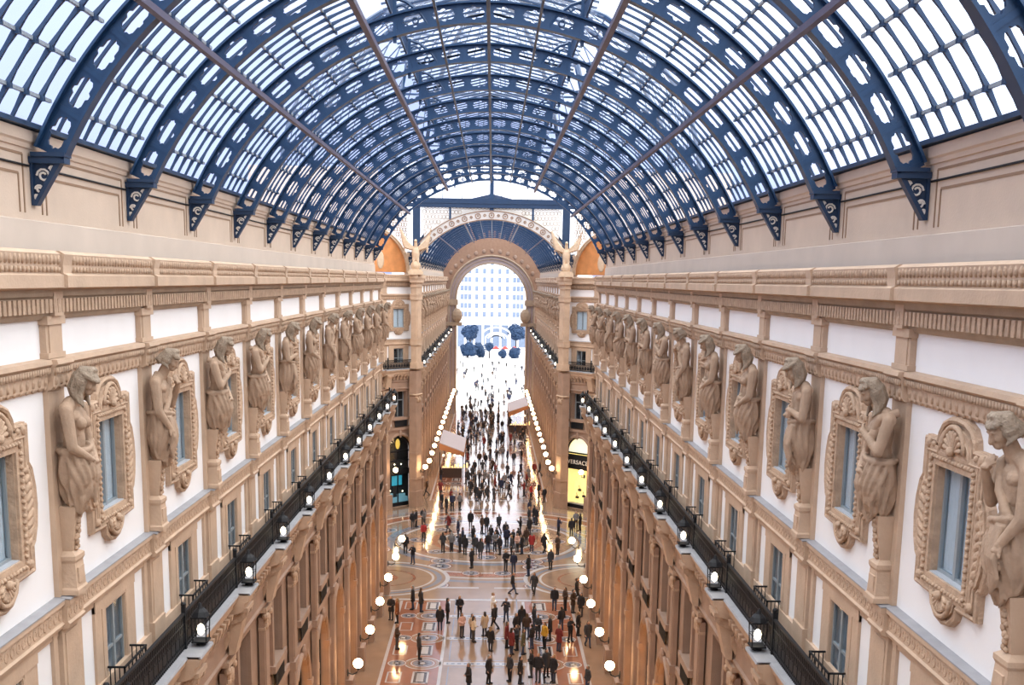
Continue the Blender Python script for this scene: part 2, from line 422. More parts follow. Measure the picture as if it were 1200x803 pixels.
# ------------------------------------------------------------------ windows (local frame, origin on the wall face at the opening's middle, z absolute)
NW = [0]
def outline(s=1.0, off=0):
    h = [(.0, 17.98), (.3, 18.03), (.5, 18.18), (.58, 18.38), (1.33, 18.4), (1.33, 18.86), (1.42, 18.93), (1.54, 19.2), (1.6, 19.6), (1.57, 19.95), (1.46, 20.3), (1.33, 20.44),
         (1.33, 21.12), (.78, 21.12), (.74, 21.28), (.6, 21.44), (.34, 21.54), (0, 21.57)]
    cz = 19.7
    h = [(y * s, cz + (z - cz) * s) for y, z in h]
    return h + [(-y, z) for y, z in h[-2:0:-1]]
def make_upper():
    r = empty('window_1')
    hole = lambda d: [(-UW[0] - d, UW[1] - d), (UW[0] + d, UW[1] - d), (UW[0] + d, UW[2] + d), (-UW[0] - d, UW[2] + d)]
    b = MB(); b.prism(outline(), [hole(0)], 0, .09, uyz)
    b.prism(outline(.9), [hole(.06)], .09, .15, uyz)
    o = outline(.965); b.tube([(.1, y, z) for y, z in o], .055, 6, closed=True, ref=(1, 0, 0)); o = outline(.83); b.tube([(.15, y, z) for y, z in o], .028, 6, closed=True, ref=(1, 0, 0))
    for d, u0, w in ((.0, .15, .09), (.2, .16, .05)):
        q = hole(d)
        b.prism(hole(d + w), [q], .09, u0, uyz)
    for sg in (-1, 1): b.box(-.10, .1, sg * UW[0] - .02, sg * UW[0] + .02, UW[1], UW[2])
    b.box(-.10, .1, -UW[0], UW[0], UW[2] - .02, UW[2] + .02)
    b.build('window_surround', r, M['carved'])
    b = MB()
    # bead border
    y0, z0, y1, z1 = -UW[0] - .14, UW[1] - .14, UW[0] + .14, UW[2] + .14
    for n, p0, p1 in ((14, (y0, z1), (y1, z1)), (14, (y0, z0), (y1, z0)), (18, (y0, z0), (y0, z1)), (18, (y1, z0), (y1, z1))):
        for i in range(n):
            t = (i + .5) / n; b.ell((.17, p0[0] + (p1[0] - p0[0]) * t, p0[1] + (p1[1] - p0[1]) * t), (.05, .045, .045), n=6)
    # shells above and below, scrolls at the sides
    for cz, sg, rr in ((20.98, 1, .32), (18.5, -1, .26)):
        for i in range(9):
            a = pi * (i + .5) / 9
            b.cap((.15, 0, cz), (.18, rr * cos(a), cz + sg * rr * sin(a)), .028, .05, n=6)
        b.tube([(.17, (rr + .13) * cos(pi * i / 10), cz + sg * (rr + .1) * sin(pi * i / 10)) for i in range(11)], .05, 6, ref=(1, 0, 0))
        b.ell((.22, 0, cz), (.08, .09, .09), n=8)
    for sg in (-1, 1):
        for i in range(9):
            t = i / 8; zz = 19.0 + 1.3 * t; w = .13 + .1 * sin(pi * t)
            b.ell((.14, sg * (1.13 + .1 * sin(pi * t)), zz), (.045, w * .9, .075), Matrix.Rotation(sg * .6, 3, 'X'), n=8)
        for zz, yy in ((21.0, 1.1), (18.6, 1.1)):
            b.ell((.14, sg * yy, zz), (.06, .1, .1), n=8); b.ell((.14, sg * (yy - .22), zz), (.05, .07, .06), n=8)
    b.build('shell_carving', r, M['carved'], True)
    sash(r, UW, .10); return r
def sash(r, o, depth, mull=False, cur=True):
    h, z0, z1 = o
    b = MB(); f = .07; d = -depth
    for sg in (-1, 1): b.box(d, d + .07, sg * (h - f / 2) - f / 2, sg * (h - f / 2) + f / 2, z0, z1)
    b.box(d, d + .07, -h, h, z1 - f, z1); b.box(d, d + .07, -h, h, z0, z0 + f); b.box(d + .01, d + .08, -.05, .05, z0, z1)
    if mull: b.box(d, d + .06, -h, h, (z0 + z1) / 2 - .03, (z0 + z1) / 2 + .03)
    b.build('window_frame', r, M['sash'])
    b = MB(); b.box(d + .02, d + .035, -h, h, z0, z1); b.build('pane', r, M['pane'])
    b = MB(); b.box(-depth, .1, -h - .02, h + .02, z0 - .08, z0 + .02); b.build('sill', r, M['sill'])
    if cur:
        b = MB(); n = 36; vs = []
        for k in range(n + 1):
            yy = -h + 2 * h * k / n; u = d - .03 + .02 * sin(k * 1.7) + .01 * sin(k * 3.1)
            vs += [(u, yy, z0), (u, yy, z1), (u - .012, yy, z0), (u - .012, yy, z1)]
        fs = []
        for k in range(n): fs += [(4 * k, 4 * k + 4, 4 * k + 5, 4 * k + 1), (4 * k + 2, 4 * k + 3, 4 * k + 7, 4 * k + 6)]
        b.add(vs, fs); b.build('curtain', r, M['curtain'], True)
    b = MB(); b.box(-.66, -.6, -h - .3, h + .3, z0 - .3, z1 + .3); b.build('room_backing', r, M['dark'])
def make_lower():
    r = empty('window_2'); sash(r, LW, .08, True, False)
    b = MB(); h, z0, z1 = LW
    for sg in (-1, 1): b.box(0, .07, sg * (h + .09) - .09, sg * (h + .09) + .09, z0, z1 + .18)
    b.box(0, .07, -h - .18, h + .18, z1, z1 + .18)
    for sg in (-1, 1): b.box(-.08, .05, sg * h - .02, sg * h + .02, z0, z1)
    b.box(-.08, .05, -h, h, z1 - .02, z1 + .02); b.build('window_surround', r, M['stone']); return r
def shift(r, dx):
    for c in kids(r): c.location.x += dx
def make_mezz():
    r = empty('window_3'); b = MB()
    for sg in (-1, 1): b.box(.4, .5, sg * .74 - .06, sg * .74 + .06, 9.5, 12.2)
    b.box(.4, .5, -.04, .04, 9.5, 12.2); b.box(.4, .5, -.8, .8, 11.2, 11.3); b.build('window_frame', r, M['sash'])
    b = MB(); b.box(.42, .44, -.8, .8, 9.5, 12.2); b.build('pane', r, M['pane'])
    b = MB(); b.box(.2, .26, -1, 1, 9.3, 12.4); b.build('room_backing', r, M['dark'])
    b = MB(); b.box(1.0, 1.03, -.8, .8, 8.55, 8.6); b.box(1.0, 1.03, -.8, .8, 9.2, 9.26)
    for i in range(9): b.box(1.0, 1.03, -.8 + .2 * i - .02, -.8 + .2 * i + .02, 8.55, 9.26)
    b.box(1.005, 1.02, -.78, .78, 8.56, 9.2); b.build('guard_rail', r, M['black']); shift(r, -.62); return r
def make_shop(lit):
    r = empty('shopfront'); b = MB(); hw = 1.72
    pts = lambda k: [(-k, .05), (k, .05)] + [(k * cos(q * pi / 14), 5.85 + k * sin(q * pi / 14)) for q in range(15)]
    b.prism(pts(hw), [pts(hw - .12)], .42, .55, uyz); b.box(.42, .55, -hw, hw, 4.2, 4.4); b.box(.42, .55, -.06, .06, .05, 4.2); b.box(.42, .56, -hw, hw, .03, .35); b.build('shop_frame', r, M['black'])
    b = MB(); b.prism(pts(hw - .1), [], .46, .48, uyz); b.build('pane', r, M['pane'])
    b = MB(); b.box(.0, .05, -2.2, 2.2, .02, 8.0); b.build('shop_interior', r, lit); shift(r, -.62); return r
def make_lantern():
    r = empty('balcony_lantern'); b = MB()
    for x in (-.2, .2):
        for y in (-.2, .2): b.tube([(x, y, .0), (x * 1.15, y * 1.15, .75)], .02, 5)
    b.box(-.24, .24, -.24, .24, -.05, .0); b.box(-.25, .25, -.25, .25, .72, .77)
    b.lathe([(.3, .77), (.22, .9), (.1, 1.0), (.06, 1.1), (.03, 1.16)], n=8)
    for s in (-1, 1): b.tube([(s * .22, -.2, .35), (s * .22, .2, .35)], .012, 5); b.tube([(-.2, s * .22, .35), (.2, s * .22, .35)], .012, 5)
    b.build('lantern_cage', r, M['black'])
    b = MB(); b.lathe([(.03, .14), (.1, .22), (.12, .32), (.09, .44), (.02, .5)], n=10); b.build('bulb', r, M['bulb'], True)
    b = MB(); b.lathe([(.16, -.16), (.14, -.12), (.06, -.1), (.08, -.05)], n=8); b.build('foot', r, M['black'])
    return r
def make_globe():
    r = empty('globe_lamp'); b = MB(); b.ell((0, 0, 0), (.25, .25, .25), n=16); b.build('globe', r, M['globe'], True)
    b = MB(); b.lathe([(.06, -.34), (.1, -.28), (.12, -.24), (.05, -.22)], n=8)
    b.tube([(0, 0, -.3), (-.08, 0, -.5), (-.3, 0, -.6), (-.55, 0, -.5)], .035, 6); b.ell((-.53, 0, -.5), (.05, .12, .22), n=8); b.build('lamp_arm', r, M['black']); return r
# ------------------------------------------------------------------ carved supporting figures
def make_statue(kind):
    r = empty('stone_figure')
    b = MB(); E = lambda ax, an: Matrix.Rotation(an, 3, ax)
    wm = kind in (1, 3)
    b.ell((.30, 0, 3.32), (.23, .34 if not wm else .3, .44)); b.ell((.29, 0, 2.9), (.21, .28 if not wm else .25, .35)); b.ell((.3, 0, 2.65), (.25, .32, .25))
    [b.ell((.40, s * .15, 3.44), (.135, .16, .13), None) for s in (-1, 1)]; b.ell((.46, 0, 3.0), (.06, .14, .2))
    if not wm: [b.ell((.47, s * .07, 3.12 - .13 * q), (.05, .075, .06)) for s in (-1, 1) for q in range(3)]
    if wm:
        for s in (-1, 1): b.ell((.5, s * .14, 3.32), (.12, .12, .13))
    for s in (-1, 1): b.ell((.3, s * .37, 3.6), (.15, .15, .15)); b.cap((.3, s * .12, 3.7), (.3, s * .34, 3.62), .14, .13)
    b.cap((.32, 0, 3.65), (.5, 0, 3.98), .14, .12)
    tilt = E('Y', .65)
    hc = V((.6, 0, 4.12))
    b.ell(hc, (.2, .165, .235), tilt, 14)
    P = lambda x, y, z: hc + tilt @ V((x, y, z))
    b.cap(P(.17, 0, .06), P(.235, 0, -.05), .025, .042, 8); b.ell(P(.16, 0, -.15), (.08, .09, .07)); b.ell(P(.185, 0, -.105), (.03, .06, .018))
    for s in (-1, 1):
        b.ell(P(.165, s * .075, .075), (.03, .055, .02)); b.ell(P(.14, s * .08, -.04), (.06, .06, .06)); b.ell(P(0, s * .165, -.01), (.04, .025, .06))
    if kind == 0:
        for i in range(7): b.cap(P(.14, (i - 3) * .04, -.14), P(.16 + .02 * (i % 2), (i - 3) * .03, -.36 - .03 * (3 - abs(i - 3))), .06, .03, 7)
    def hand(w, d, up):        # palm and five fingers curled
        w, d, up = V(w), V(d).normalized(), V(up).normalized(); s = d.cross(up)
        b.ell(w + d * .08, (.1, .085, .055), None, 8)
        for i, l in enumerate((.15, .18, .17, .13)):
            q = w + d * .13 + s * (.07 - .046 * i); k = q + d * l * .55 - up * .015; b.cap(q, k, .027, .025, 6); b.cap(k, k + d * l * .35 - up * .07, .025, .02, 6)
        q = w + d * .03 + s * .08; b.cap(q, q + d * .09 + s * .06, .032, .026, 6)
    def arm(s, elbow, wrist, hd, up=(0, 0, 1)):
        sh = V((.32, s * .42, 3.58)); b.cap(sh, elbow, .135, .105); b.cap(elbow, wrist, .105, .07); hand(wrist, hd, up)
    if kind == 0: arm(1, (.42, .5, 2.95), (.68, .12, 2.98), (.1, -1, .15), (1, 0, 0)); arm(-1, (.42, -.5, 2.95), (.64, -.1, 3.12), (.1, 1, .1), (1, 0, 0))
    elif kind == 1: arm(1, (.45, .44, 2.92), (.68, .1, 2.62), (.1, -.8, -.5), (1, 0, 0)); arm(-1, (.5, -.44, 3.0), (.66, .0, 3.3), (.1, .8, .5), (1, 0, 0))
    elif kind == 2: arm(1, (.46, .5, 3.02), (.7, .26, 3.5), (.05, -.6, .7), (1, 0, 0)); arm(-1, (.4, -.5, 2.92), (.62, -.3, 2.5), (.2, .3, -1), (1, 0, 0))
    else: arm(1, (.42, .48, 2.9), (.66, .16, 2.6), (.1, -.8, -.4), (1, 0, 0)); arm(-1, (.42, -.48, 2.9), (.64, -.16, 2.66), (.1, .8, -.4), (1, 0, 0))
    link('figure', remesh(b, 'figure', .02, 2, M['statue']), r)
    # hair
    b = MB(); b.ell(P(-.06, 0, .05), (.19, .18, .20), tilt, 14)
    n = 18
    for i in range(n):
        a = -2.2 + 4.4 * i / (n - 1); w = .02 * (i % 2)
        p1 = P(-.06 - .17 * cos(a), .20 * sin(a), -.02); ln = .5 if kind != 2 else .22
        p2 = p1 + V((-.12 + .1 * abs(sin(a)), .03 * sin(a), -ln + .08 * abs(sin(a)))); pm = (p1 + p2) / 2 + V((-.05 - w, .05 * sin(a * 3), 0))
        r0 = .05 if i % 2 else .034; b.cap(P(.03 * cos(i), .08 * sin(a), .25), P(-.07 - .14 * cos(a), .17 * sin(a), .13), r0, r0, 7); b.cap(P(-.07 - .14 * cos(a), .17 * sin(a), .13), p1, r0, r0, 7); b.cap(p1, pm, r0 + .012, r0, 7); b.cap(pm, p2, r0, .028, 7)
    for i in range(9):
        t = (i - 4) / 4; b.cap(P(.0, .13 * t, .22), P(.15 - .08 * t * t, .17 * t, .155 - .02 * (i % 2)), .045, .04, 7)
    if kind in (0, 3): b.tube([P(.2 * cos(2 * pi * i / 16), .205 * sin(2 * pi * i / 16), .12) for i in range(16)], .045, 6, closed=True)
    link('hair', remesh(b, 'hair', .017, 1, M['hairstone']), r)
    # drapery: a wrapped mantle with diagonal folds, tied at the hip
    b = MB(); nz, na = 34, 56; vs = []
    for i in range(nz + 1):
        t = i / nz; z = 2.86 - 1.2 * t
        for j in range(na):
            a = 2 * pi * j / na
            f = .034 * sin(6 * a + 6 * t * (1 if kind % 2 else -1)) + .05 * t * sin(11 * a + 3.0 * sin(3 * t) + kind) + .014 * sin(21 * a + 6 * t)
            q = .036 * sin(17 * (t - .45 * sin(a + kind))) * max(0, cos(a))
            rx = .285 + .1 * sin(pi * min(1, t * 1.1)) - .12 * t ** 2 + f + q; ry = .335 + .05 * sin(pi * t) - .13 * t ** 2 + f
            zz = z - (.12 * t * sin(2 * a + kind) + .05 * t * sin(9 * a)) * t
            vs.append((.30 + rx * cos(a), ry * sin(a), zz))
    fs = []
    for i in range(nz):
        for j in range(na): fs.append((i * na + j, i * na + (j + 1) % na, (i + 1) * na + (j + 1) % na, (i + 1) * na + j))
    fs += [tuple(range(na))[::-1], tuple(range(nz * na, (nz + 1) * na))]
    b.add(vs, fs)
    s = 1 if kind % 2 else -1
    b.tube([(.3 + .31 * cos(2 * pi * i / 20), .36 * sin(2 * pi * i / 20), 2.83 + .06 * s * sin(2 * pi * i / 20)) for i in range(20)], [.055 + .012 * sin(i * 2.3) for i in range(20)], 8, closed=True)
    for k in range(9):
        a0_ = -1.7 + .42 * k; p = []
        for q in range(9):
            t = .04 + .96 * q / 8; a = a0_ * (1 - .25 * t) + s * .9 * t * t
            rx = .285 + .1 * sin(pi * min(1, t * 1.1)) - .12 * t ** 2; ry = .335 + .05 * sin(pi * t) - .13 * t ** 2
            p.append((.30 + (rx + .015) * cos(a), (ry + .015) * sin(a), 2.82 - (1.04 + .05 * (k % 3)) * t + .06 * sin(k)))
        b.tube(p, [.03 + .028 * sin(pi * min(1, q / 7)) for q in range(9)], 7)
    for k in range(6): b.tube([(.58, s * (.12 + .03 * k), 2.78), (.66 + .02 * (k % 2), s * (.1 + .04 * k), 2.3), (.6, s * (.14 + .035 * k), 1.75 + .05 * k)], [.05, .05, .035], 7)
    if kind in (1, 2): b.tube([(.1, -s * .36, 3.75), (.45, -s * .26, 3.62), (.53, -s * .05, 3.25), (.5, s * .2, 2.95), (.4, s * .34, 2.8)], [.09, .1, .085, .08, .07], 8)
    link('drapery', remesh(b, 'drapery', .024, 1, M['statue']), r)
    # tapering shaft and plinth
    b = MB()
    def fr(z, x0, x1, y): return [(x0, -y, z), (x1, -y, z), (x1, y, z), (x0, y, z)]
    st = [(0, 0, .33, .31), (.1, 0, .33, .31), (.14, 0, .30, .28), (.62, 0, .27, .25), (.68, 0, .30, .28), (.76, 0, .30, .28), (.84, 0, .20, .15), (1.72, 0, .34, .23)]
    vs = sum([fr(*q) for q in st], []); fs = [(3, 2, 1, 0), tuple(range(len(vs) - 4, len(vs)))]
    for i in range(len(st) - 1):
        for j in range(4): fs.append((4 * i + j, 4 * i + (j + 1) % 4, 4 * i + 4 + (j + 1) % 4, 4 * i + 4 + j))
    b.add(vs, fs); b.box(.27, .315, -.17, .17, .22, .52)
    b.build('tapering_pedestal', r, M['stone'])
    b = MB()
    for i in range(8):
        z = 1.62 - .1 * i; b.ell((.33 - .012 * i, .03 * sin(i * 2), z), (.06, .085 - .006 * i, .065), n=8); b.ell((.32 - .013 * i, -.05 * sin(i * 2.7), z - .04), (.05, .06, .05), n=6)
    b.build('garland', r, M['carved'], True)
    return r

STAT = [make_statue(k) for k in range(4)]
SNAME = ['bearded stone figure with folded arms', 'stone woman figure clutching her mantle', 'stone youth figure with one raised hand', 'stone woman figure with lowered clasped hands']
protoU, protoL, protoM, protoLan, protoG = make_upper(), make_lower(), make_mezz(), make_lantern(), make_globe()
protoS = make_shop(M['warmlit'])
for p in STAT + [protoU, protoL, protoM, protoLan, protoG, protoS]: remember(p)
used = set()
def put(proto, loc, rz=0, sx=1, name=None):
    o = proto if proto.name not in used else copy_tree(proto)
    used.add(proto.name) if o is proto else None
    o.location = loc; o.rotation_euler = (0, 0, rz); o.scale = (sx, 1, 1)
    if name: o.name = name
    return o
NWIN = [0]
def window(proto, loc, rz, sx, label):
    NWIN[0] += 1; o = put(proto, loc, rz, sx); o.name = f'window_{NWIN[0]}'; return tag(o, label, 'window', kind='structure')

# ------------------------------------------------------------------ the near arm
def furnish(side, pils, wins, where, far=False, near_first=True):
    x = side * W; s = -side; sd = 'dark-shop side' if side < 0 else 'yellow-shop side'
    word = 'past the octagon' if far else 'from the camera'
    for i, w in enumerate(wins):
        window(protoU, (x, w, 0), 0, s, f'ornate shell-framed upper window, {nth(i + 1)} {word}, {sd}')
        window(protoL, (x, w, 0), 0, s, f'tall plain window behind the balcony, {nth(i + 1)} {word}, {sd}')
        window(protoM, (x, w, 0), 0, s, f'dark pedimented window under the balcony, {nth(i + 1)} {word}, {sd}')
        o = put(protoS, (x, w, 0), 0, s); tag(o, f'orange-lit arched shopfront at ground level, {nth(i + 1)} {word}, {sd}', 'shopfront', 'arched shopfronts')
    for i, p in enumerate(pils):
        k = (i * 3 + (1 if side > 0 else 0) * 2 + i // 4) % 4
        if not (side < 0 and not far and i == 0):
            o = put(STAT[k], (x - side * .1, p, ZS1), 0, s); o.scale = (s * .95, .87, 1); tag(o, f'{SNAME[k]}, {nth(i + (1 if side > 0 or far else 0))} pilaster {word}, {sd}', 'statue', 'stone figures on the pilasters')
        if far and i % 2 == 0 or not far:
            o = put(protoLan, (x - side * 1.09, p + .3, 14.70), 0, s); o.scale = (s * .82, .82, .82); tag(o, f'lit black iron lantern on the balcony, {nth(i + 1)} {word}, {sd}', 'lantern', 'balcony lanterns')
        o = put(protoG, (x - side * 1.66, p, 4.3), 0, s); tag(o, f'glowing globe lamp on {nth(i + 1)} ground pilaster {word}, {sd}', 'lamp', 'globe wall lamps')
def railing(name, label, root, y0, y1, pils):
    b = MB(); b.box(.98, 1.06, y0, y1, 15.78, 15.84); b.box(1.0, 1.04, y0, y1, 14.98, 15.02); b.box(1.0, 1.04, y0, y1, 15.55, 15.58); b.build('top_rail', root, M['black'], loc=(-.26, 0, -.35))
    b = MB(); n = int((y1 - y0) / .12)
    for i in range(n):
        yy = y0 + (i + .5) * (y1 - y0) / n; b.box(1.008, 1.032, yy - .025, yy + .025, 14.9, 15.8)
        if i % 3 == 0:
            b.box(1.0, 1.04, yy - .15, yy + .15, 15.1, 15.32)
            b.tube([(1.02, yy - .14, 15.05), (1.02, yy, 15.3), (1.02, yy + .14, 15.5)], .016, 4); b.tube([(1.02, yy + .14, 15.05), (1.02, yy, 15.3), (1.02, yy - .14, 15.5)], .016, 4)
    b.build('baluster_grille', root, M['black'], loc=(-.26, 0, -.35))
    for p in pils:
        b = MB(); b.box(.97, 1.07, p - .05, p + .05, 14.9, 16.0); b.ell((1.02, p, 16.04), (.07, .07, .07), n=8); b.build('post', root, M['black'], loc=(-.26, 0, -.35))
    tag(root, label, 'railing')
for side in (-1, 1):
    nm = 'left' if side < 0 else 'right'; sd = 'dark shop' if side < 0 else 'yellow shop'
    root = empty(f'wall_{nm}', (side * W, 0, 0), 0, -side)
    wall(nm, f'tall cream stone and white plaster arcade wall leading to the {sd}', root, YB, Y1, [P0 + BAY * k for k in (-4, -3, -2)] + PIL, WIN)
    furnish(side, PIL, WIN, '')
    railing('r', f'black iron balcony railing along the wall leading to the {sd}', empty('balcony_railing', (side * W, 0, 0), 0, -side), YB + 2, Y1 + .9, PIL)
    # small guard rails at the balcony windows
    for i, w in enumerate(WIN):
        o = empty('window_guard', (side * W, w, 14.55), 0, -side)
        for y in (-.75, .75):
            b = MB()
            for k in range(4): b.box(.12 + .1 * k, .14 + .1 * k, y - .012, y + .012, .02, .78)
            b.box(.08, .46, y - .02, y + .02, .76, .8); b.box(.08, .46, y - .02, y + .02, .12, .15); b.build('side_rail', o, M['black'])
        b = MB(); b.box(.43, .47, -.77, .77, .76, .8); b.box(.43, .47, -.77, .77, .12, .15); [b.box(.44, .46, -.75 + .25 * q, -.73 + .25 * q, .0, .8) for q in range(7)]
        b.build('front_rail', o, M['black'])
        tag(o, f'small black guard rail at balcony window, {nth(i + 1)} from the camera, {"dark" if side < 0 else "yellow"}-shop side', 'railing', 'window guard rails')

# ------------------------------------------------------------------ octagon corner walls, far arm
FP = [Y2 + 2.6 + BAY * k for k in range(15)]; FW = [y + BAY / 2 for y in FP[:-1]]
def plain_corner(side):
    sd = 'dark' if side < 0 else 'yellow'
    root = empty('wall_' + ('left' if side < 0 else 'right') + '_octagon', (side * W, Y2, 0), side * R(45), -side)
    wins = [-1.9, -6.3, -10.7]
    wall('d', f'angled octagon corner wall holding the {sd} shop arch', root, -12.6, .0, [-3.9, -8.5, -12.3], sorted(wins), attic=False)
    mt = root.matrix_basis.copy()
    for i, w in enumerate(wins):
        p = mt @ V((0, w, 0)); rz = side * R(45)
        window(protoU, p, rz, -side, f'ornate upper window on the octagon corner by the {sd} shop, {nth(i + 1)} from its edge')
        window(protoL, p, rz, -side, f'plain balcony window on the octagon corner by the {sd} shop, {nth(i + 1)} from its edge')
        window(protoM, p, rz, -side, f'pedimented window above the {sd} shop arch, {nth(i + 1)} from the corner edge')
    b = MB(); [b.box(.2, .25, w + q * 1.52 - .36, w + q * 1.52 + .36, 8.6, 12.3) for w in wins for q in (-1, 1)]; b.build('plaster_panel', root, M['plaster'])
    railing('r', f'black iron balcony railing on the octagon corner above the {sd} shop', empty('balcony_railing', (side * W, Y2, 0), side * R(45), -side), -12.6, -.42, [-3.9, -8.5])
    # corner pier
    o = empty('wall_' + ('left' if side < 0 else 'right') + '_pier', (side * 7.62, Y2 - 1.05, 0), side * R(22.5), -side)
    b = MB(); b.box(-.5, .3, -.62, .62, 1.7, 14.3); b.box(-.5, .42, -.74, .74, 0, 1.7); b.box(-.5, .36, -.7, .7, 2.9, 3.05); b.box(-.5, .36, -.7, .7, 5.6, 5.8); b.box(-.5, .34, -.66, .66, 10.7, 10.9); b.build('pier_shaft', o, M['lowstone'])
    b = MB(); b.box(-.4, .42, -.72, .72, 11.75, 11.95)
    for s in (-1, 1): b.ell((.3, s * .55, 11.6), (.15, .17, .18), n=8); b.ell((.32, s * .28, 11.3), (.11, .2, .28), n=8)
    b.ell((.33, 0, 11.4), (.12, .2, .34), n=8); b.build('capital', o, M['carved'], True)
    b = MB(); b.box(.3, .33, -.5, .5, 3.15, 5.5); b.build('stone_panel', o, M['stone'])
    b = MB(); b.box(-.3, .3, -.6, .6, 14.9, 23.3); b.box(-.3, .34, -.4, .4, 17.7, 21.5); [b.box(-.35, .3 + q, -.6 - q, .6 + q, z0, z1) for q, z0, z1 in ((.2, 23.3, 23.7), (.28, 23.7, 24.09), (.1, 16.95, 17.6), (.14, 17.5, 17.6), (.1, 21.55, 22.14), (.15, 22.0, 22.14), (.08, 22.85, 23.0), (.14, 14.55, 15.2))]; b.build('upper_pier', o, M['stone'])
    tag(o, f'stone corner pier at the far arm beside the {sd} shop', 'pier', kind='structure')
    o = put(protoG, o.matrix_basis @ V((1.06, 0, 4.3)), side * R(22.5), -side); tag(o, f'glowing globe lamp on the octagon corner pier beside the {sd} shop', 'lamp', 'globe wall lamps')
    for k, w in enumerate((-3.7, -8.5)):
        o = put(protoG, mt @ V((1.66, w, 4.3)), side * R(45), -side); tag(o, f'glowing globe lamp on the octagon corner wall, {nth(k + 1)} beyond the {sd} shop arch', 'lamp', 'globe wall lamps')
    # mosaic lunette and its arch band
    o = empty('mosaic_lunette', mt @ V((0, -6.25, 24.3)), side * R(45), -side); a, c = 5.85, 4.6
    el = lambda k: [(a * k * cos(pi * q / 24), c * k * sin(pi * q / 24)) for q in range(25)]
    b = MB(); b.prism(el(.98), [], -.5, -.2, uyz); b.build('gold_field', o, M['gold'])
    b = MB(); e = [(.0, y, z) for y, z in el(1)]; b.tube(e, .1, 8, ref=(1, 0, 0)); b.prism(el(1.0), [el(.955)], -.3, .02, uyz); b.build('arch_band', o, M['bronze'], False)
    b = MB(); g = rnd
    for k in range(3): b.ell((-.2, -2.2 + 2.2 * k, 1.2), (.08, .5, .9), n=10); b.ell((-.18, -2.2 + 2.2 * k, 2.3), (.08, .26, .3), n=8)
    b.build('mosaic_shape', o, M['bronze'], True)
    tag(o, f'golden mosaic lunette above the octagon corner by the {sd} shop', 'mosaic')
    # patterned glazing over the lunette
    outer = [(-6.2, .0), (-6.2, 6.5), (5.6, 6.5), (5.6, 2.2)] + el(1.03)[3:]
    q = empty('window_90' if side < 0 else 'window_91', mt @ V((0, -6.0, 24.3)), side * R(45), -side)
    b = MB(); b.prism(outer, [], -.4, -.32, uyz); b.build('pane', q, M['lace']); b = MB()
    for i in range(34):
        for k in range(13):
            y = -6.0 + i * .36 + (.18 if k % 2 else 0); z = .3 + k * .5
            if (y / 6.4) ** 2 + (z / 4.85) ** 2 > 1.0 and y < 5.6: b.tube([(-.3, y + .19 * cos(j * pi / 3), z + .22 * sin(j * pi / 3)) for j in range(6)], .045, 4, closed=True, ref=(1, 0, 0))
    b.build('lattice', q, M['stone_dk']); tag(q, f'patterned white glazing over the golden lunette near the {sd} shop', 'window', kind='structure')
for side in (-1, 1):
    plain_corner(side)
    nm = 'left' if side < 0 else 'right'; sd = 'dark shop' if side < 0 else 'yellow shop'
    root = empty(f'wall_{nm}_beyond', (side * W, 0, 0), 0, -side)
    wall(nm, f'stone arcade wall of the far arm beyond the {sd}', root, Y2, Y3 - 1, FP, FW, detail=False)
    furnish(side, FP, FW, '', far=True)
    railing('r', f'black iron balcony railing of the far arm beyond the {sd}', empty('balcony_railing', (side * W, 0, 0), 0, -side), Y2 - .1, Y3 - 1.5, FP)
    # ornamental winged figure on the cornice corner
    o = empty('eagle_ornament', (side * 7.62, Y2 - 1.72, 24.1)); b = MB()
    b.box(-.75, .75, -.4, .4, 0, .35); b.box(-.6, .6, -.35, .35, .35, .55); b.ell((0, 0, .9), (.5, .35, .5)); b.build('plinth', o, M['bronze'])
    b = MB(); b.ell((0, 0, 2.1), (.42, .35, .8)); b.cap((0, -.05, 2.8), (0, -.15, 3.25), .18, .15); b.ell((0, -.22, 3.35), (.16, .22, .17)); b.cap((0, -.4, 3.34), (0, -.56, 3.25), .06, .02); b.cap((-.2, -.1, 1.6), (-.25, -.2, .9), .16, .1); b.cap((.2, -.1, 1.6), (.25, -.2, .9), .16, .1)
    b.cap((0, .15, 1.6), (0, .3, .8), .25, .15); link('body', remesh(b, 'body', .05, 2, M['bronze']), o)
    for s in (-1, 1):
        b = MB()
        for i in range(8):
            t = i / 7; p0 = V((s * .3, .05, 2.55)); p1 = p0 + V((s * (.75 + .1 * t), -.1, .75 - .5 * t)); p2 = V((s * (1.55 - .4 * t), -.1, 4.5 - 2.3 * t))
            b.tube([p0, p1, p2], [.22, .24, .09], 6)
        b.build('wing', o, M['bronze'])
    tag(o, f'carved eagle with raised wings on the cornice corner near the {"dark" if side < 0 else "yellow"} shop', 'sculpture', 'eagles flanking the far arm')

